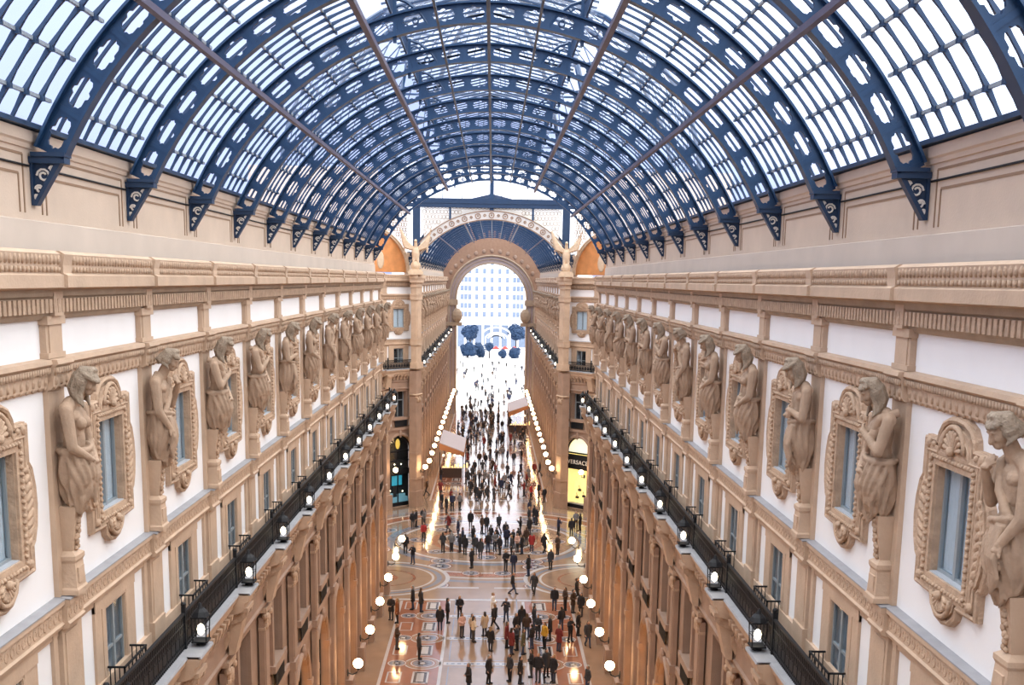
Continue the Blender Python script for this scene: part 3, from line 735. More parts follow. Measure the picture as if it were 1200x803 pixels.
# ------------------------------------------------------------------ glass vaults
RI, RO, ZC, TH0 = 8.74, 9.26, 22.06, R(25.3)
SEG = (pi - 2 * TH0) / 24
def pol(r, th): return r * cos(th), ZC + r * sin(th)
def make_rib():
    r = empty('iron_arch'); b = MB()
    hole = [(.11, .5), (.17, .42), (.17, .31), (.25, .24), (.41, .24), (.46, .15), (.54, .15), (.59, .24), (.75, .24), (.83, .31), (.83, .42), (.89, .5)]
    hole = hole + [(a, 1 - c) for a, c in hole[-2:0:-1]]
    for i in range(24):
        t0 = TH0 + SEG * i
        fn = lambda a, c, d, t0=t0: (lambda q: (q[0], d, q[1]))(pol(RI + c * (RO - RI), t0 + a * SEG))
        outer = [(k / 4, 0) for k in range(5)] + [(k / 4, 1) for k in range(4, -1, -1)]
        b.prism(outer, [hole], -.035, .035, fn)
        x, z = pol(RI, t0); x2, z2 = pol(RO, t0)
        b.tube([(x, 0, z), (x2, 0, z2)], .07, 4)
    b.build('web_plate', r, M['iron'])
    for nm, ra, rb, w in (('inner_flange', RI - .04, RI + .02, .15), ('outer_flange', RO - .02, RO + .03, .15)):
        b = MB(); vs = []; n = 96
        for i in range(n + 1):
            th = TH0 + (pi - 2 * TH0) * i / n
            for rr in (ra, rb):
                x, z = pol(rr, th); vs += [(x, -w, z), (x, w, z)]
        fs = []
        for i in range(n):
            o = 4 * i; fs += [(o, o + 1, o + 5, o + 4), (o + 2, o + 6, o + 7, o + 3), (o, o + 4, o + 6, o + 2), (o + 1, o + 3, o + 7, o + 5)]
        b.add(vs, fs); b.build(nm, r, M['iron'])
    for s in (-1, 1):
        b = MB(); x0 = 7.84
        b.box(min(s * x0, s * 8.51), max(s * x0, s * 8.51), -.15, .15, 25.72, 25.84); b.box(min(s * 7.82, s * 8.46), max(s * 7.82, s * 8.46), -.18, .18, 25.84, 25.92)
        b.prism([(s * 8.5, 24.95), (s * 8.42, 24.95), (s * 7.94, 25.72), (s * 8.05, 25.72)], [], -.1, .1, lambda a, c, d: (a, d, c))
        b.box(min(s * 8.46, s * 8.51), max(s * 8.46, s * 8.51), -.1, .1, 24.95, 25.72)
        b.prism([(s * 8.48, 24.98), (s * 8.42, 24.98), (s * 7.98, 25.75), (s * 8.48, 25.75)], [], -.05, .05, lambda a, c, d: (a, d, c))
        k = b.build('bracket', r, M['irondk'])
        b = MB()
        for cz, rr, cx in ((25.5, .13, 8.27), (25.25, .08, 8.36), (25.62, .06, 8.1), (25.1, .05, 8.42)):
            b.tube([(s * (cx + rr * (1 - q / 22) * cos(q * .6)), -.07, cz + rr * (1 - q / 22) * sin(q * .6)) for q in range(16)], .022, 5, ref=(0, 1, 0))
        b.build('scroll', k, M['letters'])
    # scroll gussets carrying the ridge skylight
    for s in (-1, 1):
        b = MB(); x0, z0 = 2.75, 30.3
        b.box(min(s * 2.58, s * 2.68), max(s * 2.58, s * 2.68), -.05, .05, 30.2, 31.44)
        b.tube([(s * 2.63, 0, 31.4), (s * 2.3, 0, 31.3), (s * 1.9, 0, 31.0), (s * 1.7, 0, 30.72)], .05, 5, ref=(0, 1, 0))
        for cx, cz, rr in ((2.45, 31.05, .16), (2.5, 30.72, .13), (2.2, 31.1, .09), (2.35, 30.62, .1), (2.05, 30.8, .08)):
            b.tube([(s * (cx + rr * cos(q * pi / 6)), 0, cz + rr * sin(q * pi / 6)) for q in range(12)], .028, 5, closed=True, ref=(0, 1, 0))
        b.build('scroll_gusset', r, M['iron'])
    return r
rib0 = make_rib(); remember(rib0)
RIBS = [P0 + .75 + BAY * k for k in range(-1, 12)]
for i, y in enumerate(RIBS):
    o = put(rib0, (0, y, 0)); tag(o, f'blue pierced iron arch rib spanning the glass vault, {nth(i + 1)} from the camera', 'roof arch', 'iron arches of the near vault')
FR = [Y2 + .3 + BAY * k for k in range(15)]
for i, y in enumerate(FR):
    o = put(rib0, (0, y, 0)); tag(o, f'blue pierced iron arch rib of the far vault, {nth(i + 1)} past the octagon', 'roof arch', 'iron arches of the far vault')
def bay_meshes(L):
    tt = TH0 + SEG * 8
    g = MB(); bars = MB(); lap = MB()
    T0 = R(28.0)
    for s in (0, 1):
        for i in range(8):
            ths = [max(T0, TH0 + SEG * (i + q / 3)) for q in range(4)]
            if s: ths = [pi - t for t in ths]
            vs = []
            for t in ths:
                for rr in (RO + .10, RO + .112):
                    x, z = pol(rr, t); vs += [(x, 0, z), (x, L, z)]
            fs = []
            for q in range(3):
                o = 4 * q; fs += [(o, o + 1, o + 5, o + 4), (o + 2, o + 6, o + 7, o + 3)]
            g.add(vs, fs)
            t = ths[0]; x, z = pol(RO + .07, t)
            if i: lap.tube([(x, .2, z), (x, L - .2, z)], .045, 4)
        for k in range(1, 8):
            y = L * k / 8; path = []
            for i in range(8 * 3 + 1):
                t = max(T0 - .004 + .0004 * i, TH0 + SEG * i / 3); t = pi - t if s else t
                x, z = pol(RO + .05, t); path.append((x, y, z))
            bars.tube(path, [.042 + (.02 if i % 3 == 0 else 0) for i in range(25)], 4, ref=(0, 1, 0))
            for i in range(1, 8):                       # stepped clips at each lap
                t = TH0 + SEG * i; t = pi - t if s else t; x, z = pol(RO + .03, t); bars.box(x - .05, x + .05, y - .06, y + .06, z - .05, z + .05)
    # pitched ridge skylight
    for s in (-1, 1):
        vs = [(0, 0, 32.35), (0, L, 32.35), (s * 3.1, L, 31.6), (s * 3.1, 0, 31.6)]
        g.add(vs + [(a, c, z + .012) for a, c, z in vs], [(0, 1, 2, 3), (7, 6, 5, 4)])
        for k in range(0, 9):
            y = L * k / 8; bars.tube([(0, y, 32.3), (s * 3.15, y, 31.55)], .04 if k % 8 else .05, 4)
        bars.box(min(s * 2.72, s * 2.8), max(s * 2.72, s * 2.8), 0, L, 31.5, 31.6); bars.box(min(s * 2.72, s * 2.78), max(s * 2.72, s * 2.78), 0, L, 31.0, 31.07)
        for k in range(0, 24):
            y = L * (k + .5) / 24; bars.box(min(s * 2.73, s * 2.77), max(s * 2.73, s * 2.77), y - .018, y + .018, 31.05, 31.5)
        vs = [(s * 3.0, 0, 31.0), (s * 3.0, L, 31.0), (s * 3.0, L, 31.55), (s * 3.0, 0, 31.55)]
        g.add(vs + [(a + s * .012, c, z) for a, c, z in vs], [(0, 1, 2, 3), (7, 6, 5, 4)])
    return g.mesh('glass_pane'), bars.mesh('glazing_bar'), lap.mesh('glazing_lap')
mg, mb_, ml = bay_meshes(BAY)
mg.materials.clear(); mg.materials.append(M['roofglass']); mb_.materials.clear(); mb_.materials.append(M['irondk']); ml.materials.clear(); ml.materials.append(M['lap'])
for nm, y0s, lab in (('ceiling', [RIBS[0] + BAY * k for k in range(-5, 12)], 'barrel vault of glass panes in thin blue bars over the near arm'), ('ceiling_beyond', [FR[0] + BAY * k for k in range(0, 15)], 'barrel vault of glass panes over the far arm')):
    c = tag(empty(nm), lab, 'ceiling', kind='structure')
    for y in y0s: link('glass_pane', mg, c, (0, y, 0)); link('glazing_bar', mb_, c, (0, y, 0)); link('glazing_lap', ml, c, (0, y, 0))
    a, e = y0s[0], y0s[-1] + BAY
    b = MB()
    for s in (-1, 1):
        x, z = pol(RO, TH0); b.box(min(s * 8.30, s * 8.75), max(s * 8.30, s * 8.75), a, e, 26.33, 26.42)
    b.build('gutter', c, M['irondk'])
    for fr, mm, rr, lab2 in ((4, 'mauve', .065, 'lower'), (8, 'mauve', .075, 'upper'), (10.3, 'irondk', .035, 'thin'), (13.7, 'irondk', .035, 'thin'), (16, 'mauve', .075, 'upper'), (20, 'mauve', .065, 'lower'), (12, 'irondk', .05, 'ridge')):
        th = TH0 + SEG * fr; x, z = pol(RI - (.155 if lab2 != 'thin' else .1), th); b = MB()
        vs = [(x - rr, a, z - rr), (x + rr, a, z - rr), (x + rr, a, z + rr), (x - rr, a, z + rr)]
        if nm == 'ceiling_beyond': e2 = Y3 - 1
        else: e2 = RIBS[-1] + .1
        b.box(x - rr, x + rr, a, e2, z - rr, z + rr); o = b.build('roof_purlin', None, M[mm])
        sd = 'dark-shop side' if x < -.5 else 'yellow-shop side' if x > .5 else 'vault crown'
        tag(o, f'{lab2} long iron beam running under the {"near" if nm == "ceiling" else "far"} glass vault, {sd}', 'roof beam')
# glazed screen over the mouth of the far arm
o = empty('glazed_screen', (0, Y2 - .72, 0))
rz, ra, rb = 20.76, 8.9, 9.85
arc = lambda r, a0, a1, n: [(r * cos(a0 + (a1 - a0) * i / n), rz + r * sin(a0 + (a1 - a0) * i / n)) for i in range(n + 1)]
xz = lambda a, c, d: (a, d, c)
a0 = R(37)
b = MB(); q = arc(rb, a0, pi - a0, 48) + arc(ra, pi - a0, a0, 48)
b.prism(q, [], -.25, .05, xz); b.build('arch_ring', o, M['ringstone'])
b = MB()
for i in range(25):
    th = a0 + (pi - 2 * a0) * (i + .5) / 25; x, z = (ra + rb) / 2 * cos(th), rz + (ra + rb) / 2 * sin(th)
    rr = .25 if i % 2 == 0 else .1
    b.tube([(x + rr * cos(k * pi / 5), -.27, z + rr * sin(k * pi / 5)) for k in range(10)], .05, 5, closed=True, ref=(0, 1, 0))
    if rr > .2: b.ell((x, -.27, z), (.09, .04, .09), n=8)
for rr in (ra + .05, rb - .05): b.tube([(x, -.27, z) for x, z in arc(rr, a0, pi - a0, 48)], .045, 5, ref=(0, 1, 0))
b.build('ring_ornament', o, M['joint'])
b = MB(); q = [(x, z) for x, z in arc(rb, R(35), R(145), 30)]
for s in (-1, 1):
    half = [p for p in (q if s > 0 else q[::-1]) if p[0] * s >= -.01]
    half = half if s > 0 else half
    b.prism([(s * 7.2, 31.1)] + [p for p in half if abs(p[0]) < 7.2] + [(0, 31.1)], [], -.05, 0, xz)
b.build('pane', o, M['lace'])
b = MB()
for i in range(40):
    for k in range(9):
        x = -7.0 + i * .36 + (.18 if k % 2 else 0); z = 26.9 + k * .5
        if x * x + (z - rz) ** 2 > (rb + .25) ** 2 and abs(x) < 7.0 and z < 31.0:
            b.tube([(x + .19 * cos(j * pi / 3), -.07, z + .22 * sin(j * pi / 3)) for j in range(6)], .04, 4, closed=True, ref=(0, 1, 0))
b.build('lattice', o, M['stone_dk'])
b = MB(); b.box(-8.6, 8.6, -.35, .05, 30.85, 31.25); b.box(-7.6, 7.6, -.4, .1, 31.25, 31.45); b.box(-7.6, 7.6, -.3, .05, 31.45, 31.75)
for x in (-7.6, 7.6): b.box(x - .38, x + .38, -.3, .1, 24.6, 30.9)
b.build('beam', o, M['irondk'])
b = MB(); b.box(-.2, .2, -.2, .1, 30.5, 34); [b.box(x - .1, x + .1, -.2, 0, 29, 31) for x in (-4.2, 4.2)]; b.build('mullion', o, M['iron'])
tag(o, 'arched glazed screen with roundel ring over the mouth of the far arm', 'screen')
# octagon dome
o = tag(empty('ceiling_dome', (0, (Y1 + Y2) / 2, 31.6)), 'glass dome over the octagon crossing', 'ceiling', kind='structure')
b = MB(); g = MB(); rd = 18.4
for k in range(8):
    A = [R(22.5 + 45 * k), R(67.5 + 45 * k)]
    pt = lambda a, t: (rd * cos(t) * cos(a), rd * cos(t) * sin(a), 16 * sin(t))
    for q in range(9):
        t = R(86) * q / 9; t2 = R(86) * (q + 1) / 9
        g.add([pt(A[0], t), pt(A[1], t), pt(A[1], t2), pt(A[0], t2)], [(0, 1, 2, 3)])
        b.tube([pt(A[0], t), pt(A[1], t)], .09, 4)
    b.tube([pt(A[0], R(86) * q / 9) for q in range(10)], .22, 6)
    for f in (1, 2, 3, 4, 5, 6):
        m2 = [tuple(V(pt(A[0], R(86) * q / 9)).lerp(V(pt(A[1], R(86) * q / 9)), f / 7)) for q in range(10)]; b.tube(m2, .05, 4)
b.build('dome_rib', o, M['iron']); g.build('glass_pane', o, M['roofglass'])
# unseen walls added across the open side arms to block light; near return walls
for k, s in enumerate((-1, 1)):
    b = MB(); b.box(min(s * 17.2, s * 17.6), max(s * 17.2, s * 17.6), Y1, Y2, 0, 31.6); q = b.build('wall_light_block' if s < 0 else 'wall_light_block_opposite', None, M['stone_lt'])
    tag(q, f'unseen light-blocking wall added across the octagon side arm, {"dark" if s < 0 else "yellow"}-shop side', 'wall', kind='structure')
    r2 = empty('wall_near_' + ('left' if s < 0 else 'right')); b = MB(); b.prism([(s * 8.7, Y1 - .1), (s * 17.4, Y1 + 8.9), (s * 17.4, Y1 - .1)], [], 0, 31.6, lambda a, c, d: (a, c, d)); b.build('return_wall', r2, M['stone_lt'])
    b = MB(); b.box(min(s * 8.2, s * 8.8), max(s * 8.2, s * 8.8), Y1 - .3, Y1, 26.2, 31.6); b.build('drum_pier', r2, M['stone_lt']); tag(r2, f'return wall closing the near arm at the octagon, {"dark" if s < 0 else "yellow"}-shop side', 'wall', kind='structure')
b = MB(); b.box(-9, 9, YB - .4, YB, 0, 32); tag(b.build('wall_back_light_block', None, M['stone_lt']), 'unseen plain end wall added behind the viewpoint to block light', 'wall', kind='structure')  # solid wall added to keep light off the near faces of the pilasters

# ------------------------------------------------------------------ far arch to the piazza
o = empty('wall_end', (0, Y3, 0)); b = MB(); ri, zs = 6.2, 20.3
op = [(ri * cos(pi * q / 24), zs + ri * sin(pi * q / 24)) for q in range(25)]
b.prism([(9.5, 0), (9.5, 33), (-9.5, 33), (-9.5, 0), (-ri, 0)] + op[::-1] + [(ri, 0)], [], 0, 3.5, xz); b.build('end_wall', o, mat('brown_arch_stone', (.36, .215, .14), .8, noise=.2))
b = MB(); ou = [(7.7, 0)] + [(7.7 * cos(pi * q / 24), zs + 7.6 * sin(pi * q / 24)) for q in range(25)] + [(-7.7, 0), (-ri, 0)] + op[::-1] + [(ri, 0)]
b.prism(ou, [], -.5, 0, xz); b.build('arch_band', o, mat('mauve_stone', (.34, .27, .27), .8, noise=.15))
b = MB()
for rr, w in ((6.3, .16), (7.55, .2), (6.95, .08)): b.tube([(x, -.52, z) for x, z in [(rr, 0)] + [(rr * cos(pi * q / 24), zs + rr * sin(pi * q / 24)) for q in range(25)] + [(-rr, 0)]], w, 6, ref=(0, 1, 0))
for s in (-1, 1): b.box(min(s * 5.9, s * 8), max(s * 5.9, s * 8), -.8, .1, 19.2, 20.2); b.box(min(s * 5.2, s * 8), max(s * 5.2, s * 8), -.9, 0, 15.6, 16.2); b.ell((s * 6.0, -.7, 17.4), (.9, .7, 1.3))
b.build('arch_moulding', o, M['stone_dk'])
b = MB()
for i in range(19):
    th = pi * (i + .5) / 19; b.ell((8.6 * cos(th), -.05, zs + 8.4 * sin(th)), (.35, .12, .4), n=8)
b.build('tympanum_rosette', o, M['lowstone'], True)
tag(o, 'end wall with the great arch opening onto the bright piazza', 'wall', kind='structure')

# ------------------------------------------------------------------ marble floor, inlaid
b = MB(); b.box(-18, 18, YB, Y3 + 3.5, -.3, 0, M['fl_base'])
fz = [0.001]
def slab(x0, x1, y0, y1, m, lift=0): z = .002 + lift; b.add([(x0, y0, z), (x1, y0, z), (x1, y1, z), (x0, y1, z)], [(0, 1, 2, 3)], M[m])
def ring(cx, cy, r0, r1, m, lift=0, n=40, sx=1, sy=1):
    z = .002 + lift
    if r0 <= 0: b.add([(cx + sx * r1 * cos(2 * pi * i / n), cy + sy * r1 * sin(2 * pi * i / n), z) for i in range(n)], [tuple(range(n))], M[m]); return
    vs = []
    for i in range(n):
        a = 2 * pi * i / n
        for r in (r0, r1): vs.append((cx + sx * r * cos(a), cy + sy * r * sin(a), z))
    b.add(vs, [(2 * i, 2 * i + 1, (2 * i + 3) % (2 * n), (2 * i + 2) % (2 * n)) for i in range(n)], M[m])
def star(cx, cy, r, m, n=8, lift=.006):
    z = .002 + lift; vs = [(cx + (r if i % 2 == 0 else r * .45) * cos(pi * i / n), cy + (r if i % 2 == 0 else r * .45) * sin(pi * i / n), z) for i in range(2 * n)]
    b.add(vs, [tuple(range(2 * n))], M[m])
def medal(x, y, r):
    ring(x, y, 0, r, 'fl_pink', .003); ring(x, y, r * .78, r * .9, 'fl_white', .005); ring(x, y, 0, r * .72, 'fl_grey', .005); star(x, y, r * .62, 'fl_dark'); ring(x, y, 0, r * .2, 'fl_white', .008)
def frame(x0, x1, y0, y1, w, m, lift): slab(x0, x1, y0, y0 + w, m, lift); slab(x0, x1, y1 - w, y1, m, lift); slab(x0, x0 + w, y0, y1, m, lift); slab(x1 - w, x1, y0, y1, m, lift)
def arm_floor(y0, y1, step=5.1):
    for s in (-1, 1):
        slab(s * 2.75, s * 6.3, y0, y1, 'fl_pink')
        for x in (2.75, 6.3): slab(s * x - .1, s * x + .1, y0, y1, 'fl_white', .002)
    y = y0 + .6
    while y < y1 - 1:
        slab(-2.6, 2.6, y - .28, y + .28, 'fl_white', .001); slab(-2.4, 2.4, y - .16, y + .16, 'fl_grey', .003)
        for i in range(12): slab(-2.3 + .4 * i, -2.12 + .4 * i, y - .1, y + .1, 'fl_white', .004)
        frame(-2.3, 2.3, y + .6, y + step - .6, .07, 'fl_grey', .002)
        for s in (-1, 1):
            ring(s * 3.9, y, 0, 1.15, 'fl_base', .001); medal(s * 3.9, y, .85); ring(s * 3.9, y, 1.05, 1.15, 'fl_white', .002)
            medal(s * 5.5, y, .65); frame(s * 3.9 - .5, s * 3.9 + .5, y + 1.5, y + 3.6, .12, 'fl_white', .003); slab(s * 3.9 - .38, s * 3.9 + .38, y + 1.62, y + 3.48, 'fl_dark', .002); slab(s * 3.9 - .22, s * 3.9 + .22, y + 1.8, y + 3.3, 'fl_white', .004)
            frame(s * 5.5 - .45, s * 5.5 + .45, y + 1.6, y + 3.5, .1, 'fl_white', .003); slab(s * 7.1 - .5, s * 7.1 + .5, y + .6, y + step - .6, 'fl_base', .001)
        y += step
arm_floor(1.1, 82)
arm_floor(121, 203)
cy = (Y1 + Y2) / 2
slab(-7, 7, 82.3, 85.2, 'fl_base', .001); slab(-7, 7, 82.2, 82.6, 'fl_white', .002)
for r0, r1, m in ((14.2, 14.8, 'fl_grey'), (13.3, 13.6, 'fl_white'), (12.0, 13.0, 'fl_pink'), (11.6, 11.9, 'fl_white'), (8.5, 9.3, 'fl_grey'), (7.9, 8.3, 'fl_white'), (4.6, 5.2, 'fl_pink'), (4.0, 4.3, 'fl_white'), (0, 3.4, 'fl_grey')): ring(0, cy, r0, r1, m, .001, 80)
star(0, cy, 3.2, 'fl_white', 10); star(0, cy, 1.9, 'fl_pink', 8, .008)
for k in range(8):
    a = R(22.5 + 45 * k); medal(10.4 * cos(a), cy + 10.4 * sin(a), 1.1)
    a = R(45 * k); medal(6.4 * cos(a), cy + 6.4 * sin(a), .9)
for s in (-1, 1):
    for yy in (88.5,):
        for r0, r1, m in ((0, 5.3, 'fl_base'), (5.0, 5.35, 'fl_white'), (4.3, 4.7, 'fl_grey'), (3.9, 4.1, 'fl_white'), (2.4, 2.6, 'fl_pink'), (0, 1.2, 'fl_pink')): ring(s * 8.3, yy, r0, r1, m, .009 if r0 else (.0085 if r1 > 2 else .0095), 60)
    for yy in (86.5, 94.3): medal(s * 3.9, yy, 1.0)
    for yy in (90.3,): medal(s * 1.3, yy, .8)
for s in (-1, 1): slab(s * .6, s * 4.4, 85.6, 86.0, 'fl_white', .004); slab(s * .6, s * 4.2, 97.2, 97.6, 'fl_white', .004)
tag(b.build('floor'), 'polished inlaid marble floor with bands and round medallions', 'floor', kind='structure')
b = MB(); b.box(-90, 90, Y3 + 3.5, 410, -.35, -.02); tag(b.build('ground'), 'pale bright paving of the piazza beyond the arch', 'ground', kind='structure')

# ------------------------------------------------------------------ octagon shops
def shop_arch(side, lit):
    mt = Matrix.Translation((side * W, Y2, 0)) @ Matrix.Rotation(side * R(45), 4, 'Z') @ Matrix.Diagonal((-side, 1, 1, 1))
    o = empty('shopfront', mt @ V((0, -1.9, 0)), side * R(45), -side); hw = 1.72
    pts = lambda k: [(-k, .05), (k, .05)] + [(k * cos(q * pi / 14), 5.85 + k * sin(q * pi / 14)) for q in range(15)]
    b = MB(); b.prism(pts(hw), [pts(hw - .1)], .42, .6, uyz); b.box(.44, .58, -hw, hw, 5.8, 5.95); b.box(.44, .56, -hw, hw, .03, .4)
    if not lit: b.box(.44, .58, -hw, hw, 3.4, 4.0); b.box(.44, .58, -hw, hw, 4.8, 4.95); b.box(.44, .56, -.04, .04, .3, 5.8)
    b.build('shop_frame', o, M['black'])
    b = MB(); b.prism(pts(hw - .05), [], .47, .49, uyz); b.build('pane', o, M['pane'])
    b = MB(); b.prism(pts(hw + .2), [], -.1, -.02, uyz); b.build('shop_interior', o, M['yellowlit'] if lit else M['dark'])
    if lit:
        b = MB(); b.prism([p for p in pts(hw - .1) if p[1] >= 5.8], [], .3, .34, uyz); b.build('lunette_pane', o, M['creamlit'])
        b = MB()
        for i in range(6): x = rnd.uniform(-1.4, 1.4); z = rnd.uniform(.8, 3.6); b.box(.1, .3, x - .16, x + .16, z, z + .22); b.tube([(.2, x, z + .2), (.2, x + .1, z + .6)], .03, 5)
        b.build('hanging_display', o, M['counter']); b = MB(); b.box(.0, .5, -1.5, 1.5, .03, .5); b.build('display_plinth', o, M['tablew'])
    else:
        b = MB(); b.box(.1, .2, -.5, .8, 2.2, 3.2); b.build('screen', o, M['teal'])
        b = MB(); b.box(.0, .35, -1.5, 1.5, .4, .9); b.box(.1, .3, -1.3, -.5, .9, 1.4); b.box(.1, .3, .2, 1.2, .9, 1.25); b.build('display_case', o, mat('pale_blue_display', (.25, .45, .5), .5, emit=(.3, .65, .75), estr=.25))
        b = MB(); b.ell((.25, .2, 6.6), (.1, .3, .55), n=10); b.build('hanging_lamp', o, mat('amber_lamp', (.8, .5, .1), .5, emit=(1, .6, .1), estr=.9), True)
        b = MB(); [b.ell((.2, y, z), (.05, .06, .06), n=6) for y, z in ((-1, 4.4), (-.2, 4.45), (.7, 4.4), (.9, 1.5), (-.8, 1.7))]; b.build('spotlight', o, M['spot'])
    shift(o, -.62)
    tag(o, 'bright yellow-lit arched shop on the octagon corner under a black sign' if lit else 'dark arched shop window with turquoise screen on the octagon corner', 'shopfront')
    o2 = None
    if lit:
        s2 = empty('shop_sign', mt @ V((0, -1.9, 4.2)), side * R(45), -side)
        b = MB(); b.box(.62, .76, -hw, hw, 0, 1.55); b.box(.76, .79, -hw + .05, hw - .05, .1, .16); b.build('sign_board', s2, M['black'])
        cu = bpy.data.curves.new('t', 'FONT'); cu.body = 'VERSACE'; cu.size = .62; cu.align_x = 'CENTER'; cu.extrude = .02; cu.space_character = 1.15
        to = bpy.data.objects.new('t', cu); COL.objects.link(to); dg = bpy.context.evaluated_depsgraph_get(); dg.update()
        me = bpy.data.meshes.new_from_object(to.evaluated_get(dg)); bpy.data.objects.remove(to)
        # stand the letters upright on the board: text x runs along the board as seen from the hall
        me.transform(Matrix(((0, 0, 1, .785), (1, 0, 0, 0), (0, 1, 0, .55), (0, 0, 0, 1))))
        me.transform(Matrix.Diagonal((1, -1, 1, 1))); me.materials.clear(); me.materials.append(M['letters'])
        LT = link('lettering', me, s2); shift(s2, -.62); tag(s2, 'black fascia sign with pale capital letters over the yellow shop', 'sign')
shop_arch(-1, False); shop_arch(1, True)
# the other two arches of each corner
for side in (-1, 1):
    mt = Matrix.Translation((side * W, Y2, 0)) @ Matrix.Rotation(side * R(45), 4, 'Z') @ Matrix.Diagonal((-side, 1, 1, 1))
    for w in (-6.3, -10.7):
        o = put(protoS, mt @ V((0, w, 0)), side * R(45), -side); tag(o, f'orange-lit arched shopfront on the octagon corner, {"next to" if w > -8 else "two arches from"} the {"dark" if side < 0 else "yellow"} shop', 'shopfront', 'arched shopfronts')

# ------------------------------------------------------------------ cafe awnings in the far arm
def cafe(x0, x1, y0, y1, sgn, lab):
    o = empty('cafe_awning', ((x0 + x1) / 2, y0, 0)); cx = (x0 + x1) / 2; a, c = x0 - cx, x1 - cx; L = y1 - y0
    zl, zr = (4.3, 3.2) if sgn < 0 else (3.3, 4.4)
    b = MB(); b.prism([(a, zl), (c, zr), (c, zr + .1), (a, zl + .1)], [], 0, L, xz); b.build('canopy', o, M['awning'])
    b = MB(); b.prism([(a, zl - .75), (c, zr - .5), (c, zr), (a, zl)], [], 0, .05, xz); b.prism([(c - .05 if sgn < 0 else a, 2.6), (c if sgn < 0 else a + .05, 2.6), (c if sgn < 0 else a + .05, 3.25), (c - .05 if sgn < 0 else a, 3.25)], [], 0, L, xz); b.build('valance', o, M['valance'])
    for x in (a + .1, c - .1):
        for y in (.1, L - .1): b = MB(); b.tube([(x, y, 0), (x, y, 3.2)], .05, 6); b.build('post', o, M['black'])
    tag(o, f'mauve canvas cafe awning with valance coloured as if lit orange, {lab}', 'awning')
    o2 = empty('cafe_counter', (cx, y0 + .8, 0)); b = MB(); b.box(a + .25, c - .25, 0, .6, .0, 1.15); b.build('counter_front', o2, M['counter'])
    b = MB(); b.box(a + .2, c - .2, -.05, .7, 1.15, 1.2); b.build('counter_top', o2, M['tablew'])
    b = MB()
    for i in range(9): b.box(a + .4 + i * .36, a + .55 + i * .36, .2, .4, 1.2, 1.35 + .2 * (i % 3))
    b.build('bottle_display', o2, M['yellowlit']); tag(o2, f'dark bar counter with bottles under the cafe awning, {lab}', 'counter')
    for i in range(4):
        g = MB(); g.ell((0, 0, 0), (.11, .11, .11), n=8); q = empty('bar_light', (cx + a + .5 + i * (c - a - 1) / 3, y0 + .6, 2.75)); g.build('bulb', q, M['spot'], True)
        g = MB(); g.tube([(0, 0, .1), (0, 0, .35)], .015, 5); g.build('cord', q, M['black']); tag(q, f'small bright bulb hanging under the cafe awning {lab}, {nth(i + 1)} along', 'lamp', 'cafe bulbs')
cafe(-6.0, -3.0, 135, 147, -1, 'dark-shop side')
cafe(2.9, 6.0, 177, 190, 1, 'yellow-shop side')
def cafe_table(x, y, lab):
    o = empty('cafe_table', (x, y, 0)); b = MB(); b.lathe([(.38, .72), (.4, .74), (.38, .76)], n=12); b.build('table_top', o, M['tablew']); b = MB(); b.lathe([(.22, 0), (.22, .03), (.03, .06), (.03, .72)], n=8); b.build('table_stem', o, M['black']); tag(o, lab, 'table', 'cafe tables in the far arm')
for i, (x, y) in enumerate(((5.4, 150), (4.3, 154), (5.6, 158), (4.4, 163), (5.5, 168), (-5.2, 155), (-5.4, 161))): cafe_table(x, y, f'pale round cafe table, {nth(i % 5 + 1)} in the row, {"yellow" if x > 0 else "dark"}-shop side of far arm')

# ------------------------------------------------------------------ piazza beyond the arch
o = empty('office_building', (0, 392, 0)); b = MB(); b.box(-34, 34, 0, 12, 0, 62); b.build('facade', o, M['office'])
b = MB(); [b.box(-34, 34, -.4, 0, z, z + .5) for z in (9.5, 19, 30.5)]
[b.box(x - .3, x + .3, -.5, 0, 0, 9.5) for x in range(-12, 13, 3)]; b.box(-13, 13, -1.2, 0, 9.4, 10.2); b.build('cornice_band', o, M['office'])
wm = MB(); wm.box(-.55, .55, -.12, .05, 0, 1.7); wme = wm.mesh('window'); wme.materials.clear(); wme.materials.append(M['officewin'])
for rw in range(9):
    for xx in (-10.2, -8.9, -7.6, -5.2, -2.6, 0, 2.6, 5.2, 7.6, 8.9, 10.2): link('window', wme, o, (xx, 0, 11.2 + 2.9 * rw))
b = MB(); [b.box(x - 1.1, x + 1.1, -.1, .05, 1, 8.4) for x in (-10.5, -7.5, -4.5, -1.5, 1.5, 4.5, 7.5, 10.5)]; b.build('entrance_glazing', o, M['officewin'])
tag(o, 'pale office block with rows of small windows across the piazza', 'building')
def tree(x, y, r, h, lab, name='round_tree'):
    o = empty(name, (x, y, 0)); b = MB(); b.tube([(0, 0, 0), (.05, 0, h * .5), (0, 0, h)], [.3, .22, .15], 7); b.build('trunk', o, M['bark'])
    b = MB(); lob = [(V((0, 0, h)), r * .72)] + [(V((0, 0, h)) + V((rnd.gauss(0, 1), rnd.gauss(0, 1), rnd.gauss(0, .7))).normalized() * r * .55, r * rnd.uniform(.38, .55)) for _ in range(9)]
    for c, q in lob:
        b.ell(c, (q * .85,) * 3, n=9)
        for i in range(70):
            d = V((rnd.gauss(0, 1), rnd.gauss(0, 1), rnd.gauss(0, 1))).normalized(); sz = r * rnd.uniform(.06, .13); b.ell(c + d * q, (sz, sz, sz * .6), n=5)
    b.build('crown', o, M['leaf']); tag(o, lab, 'tree')
tree(-6.9, 372, 3.0, 6.6, 'round dark haze-tinted tree before the office block, dark-shop side of the arch')
tree(8.0, 372, 3.1, 6.7, 'round dark haze-tinted tree before the office block, yellow-shop side of the arch')
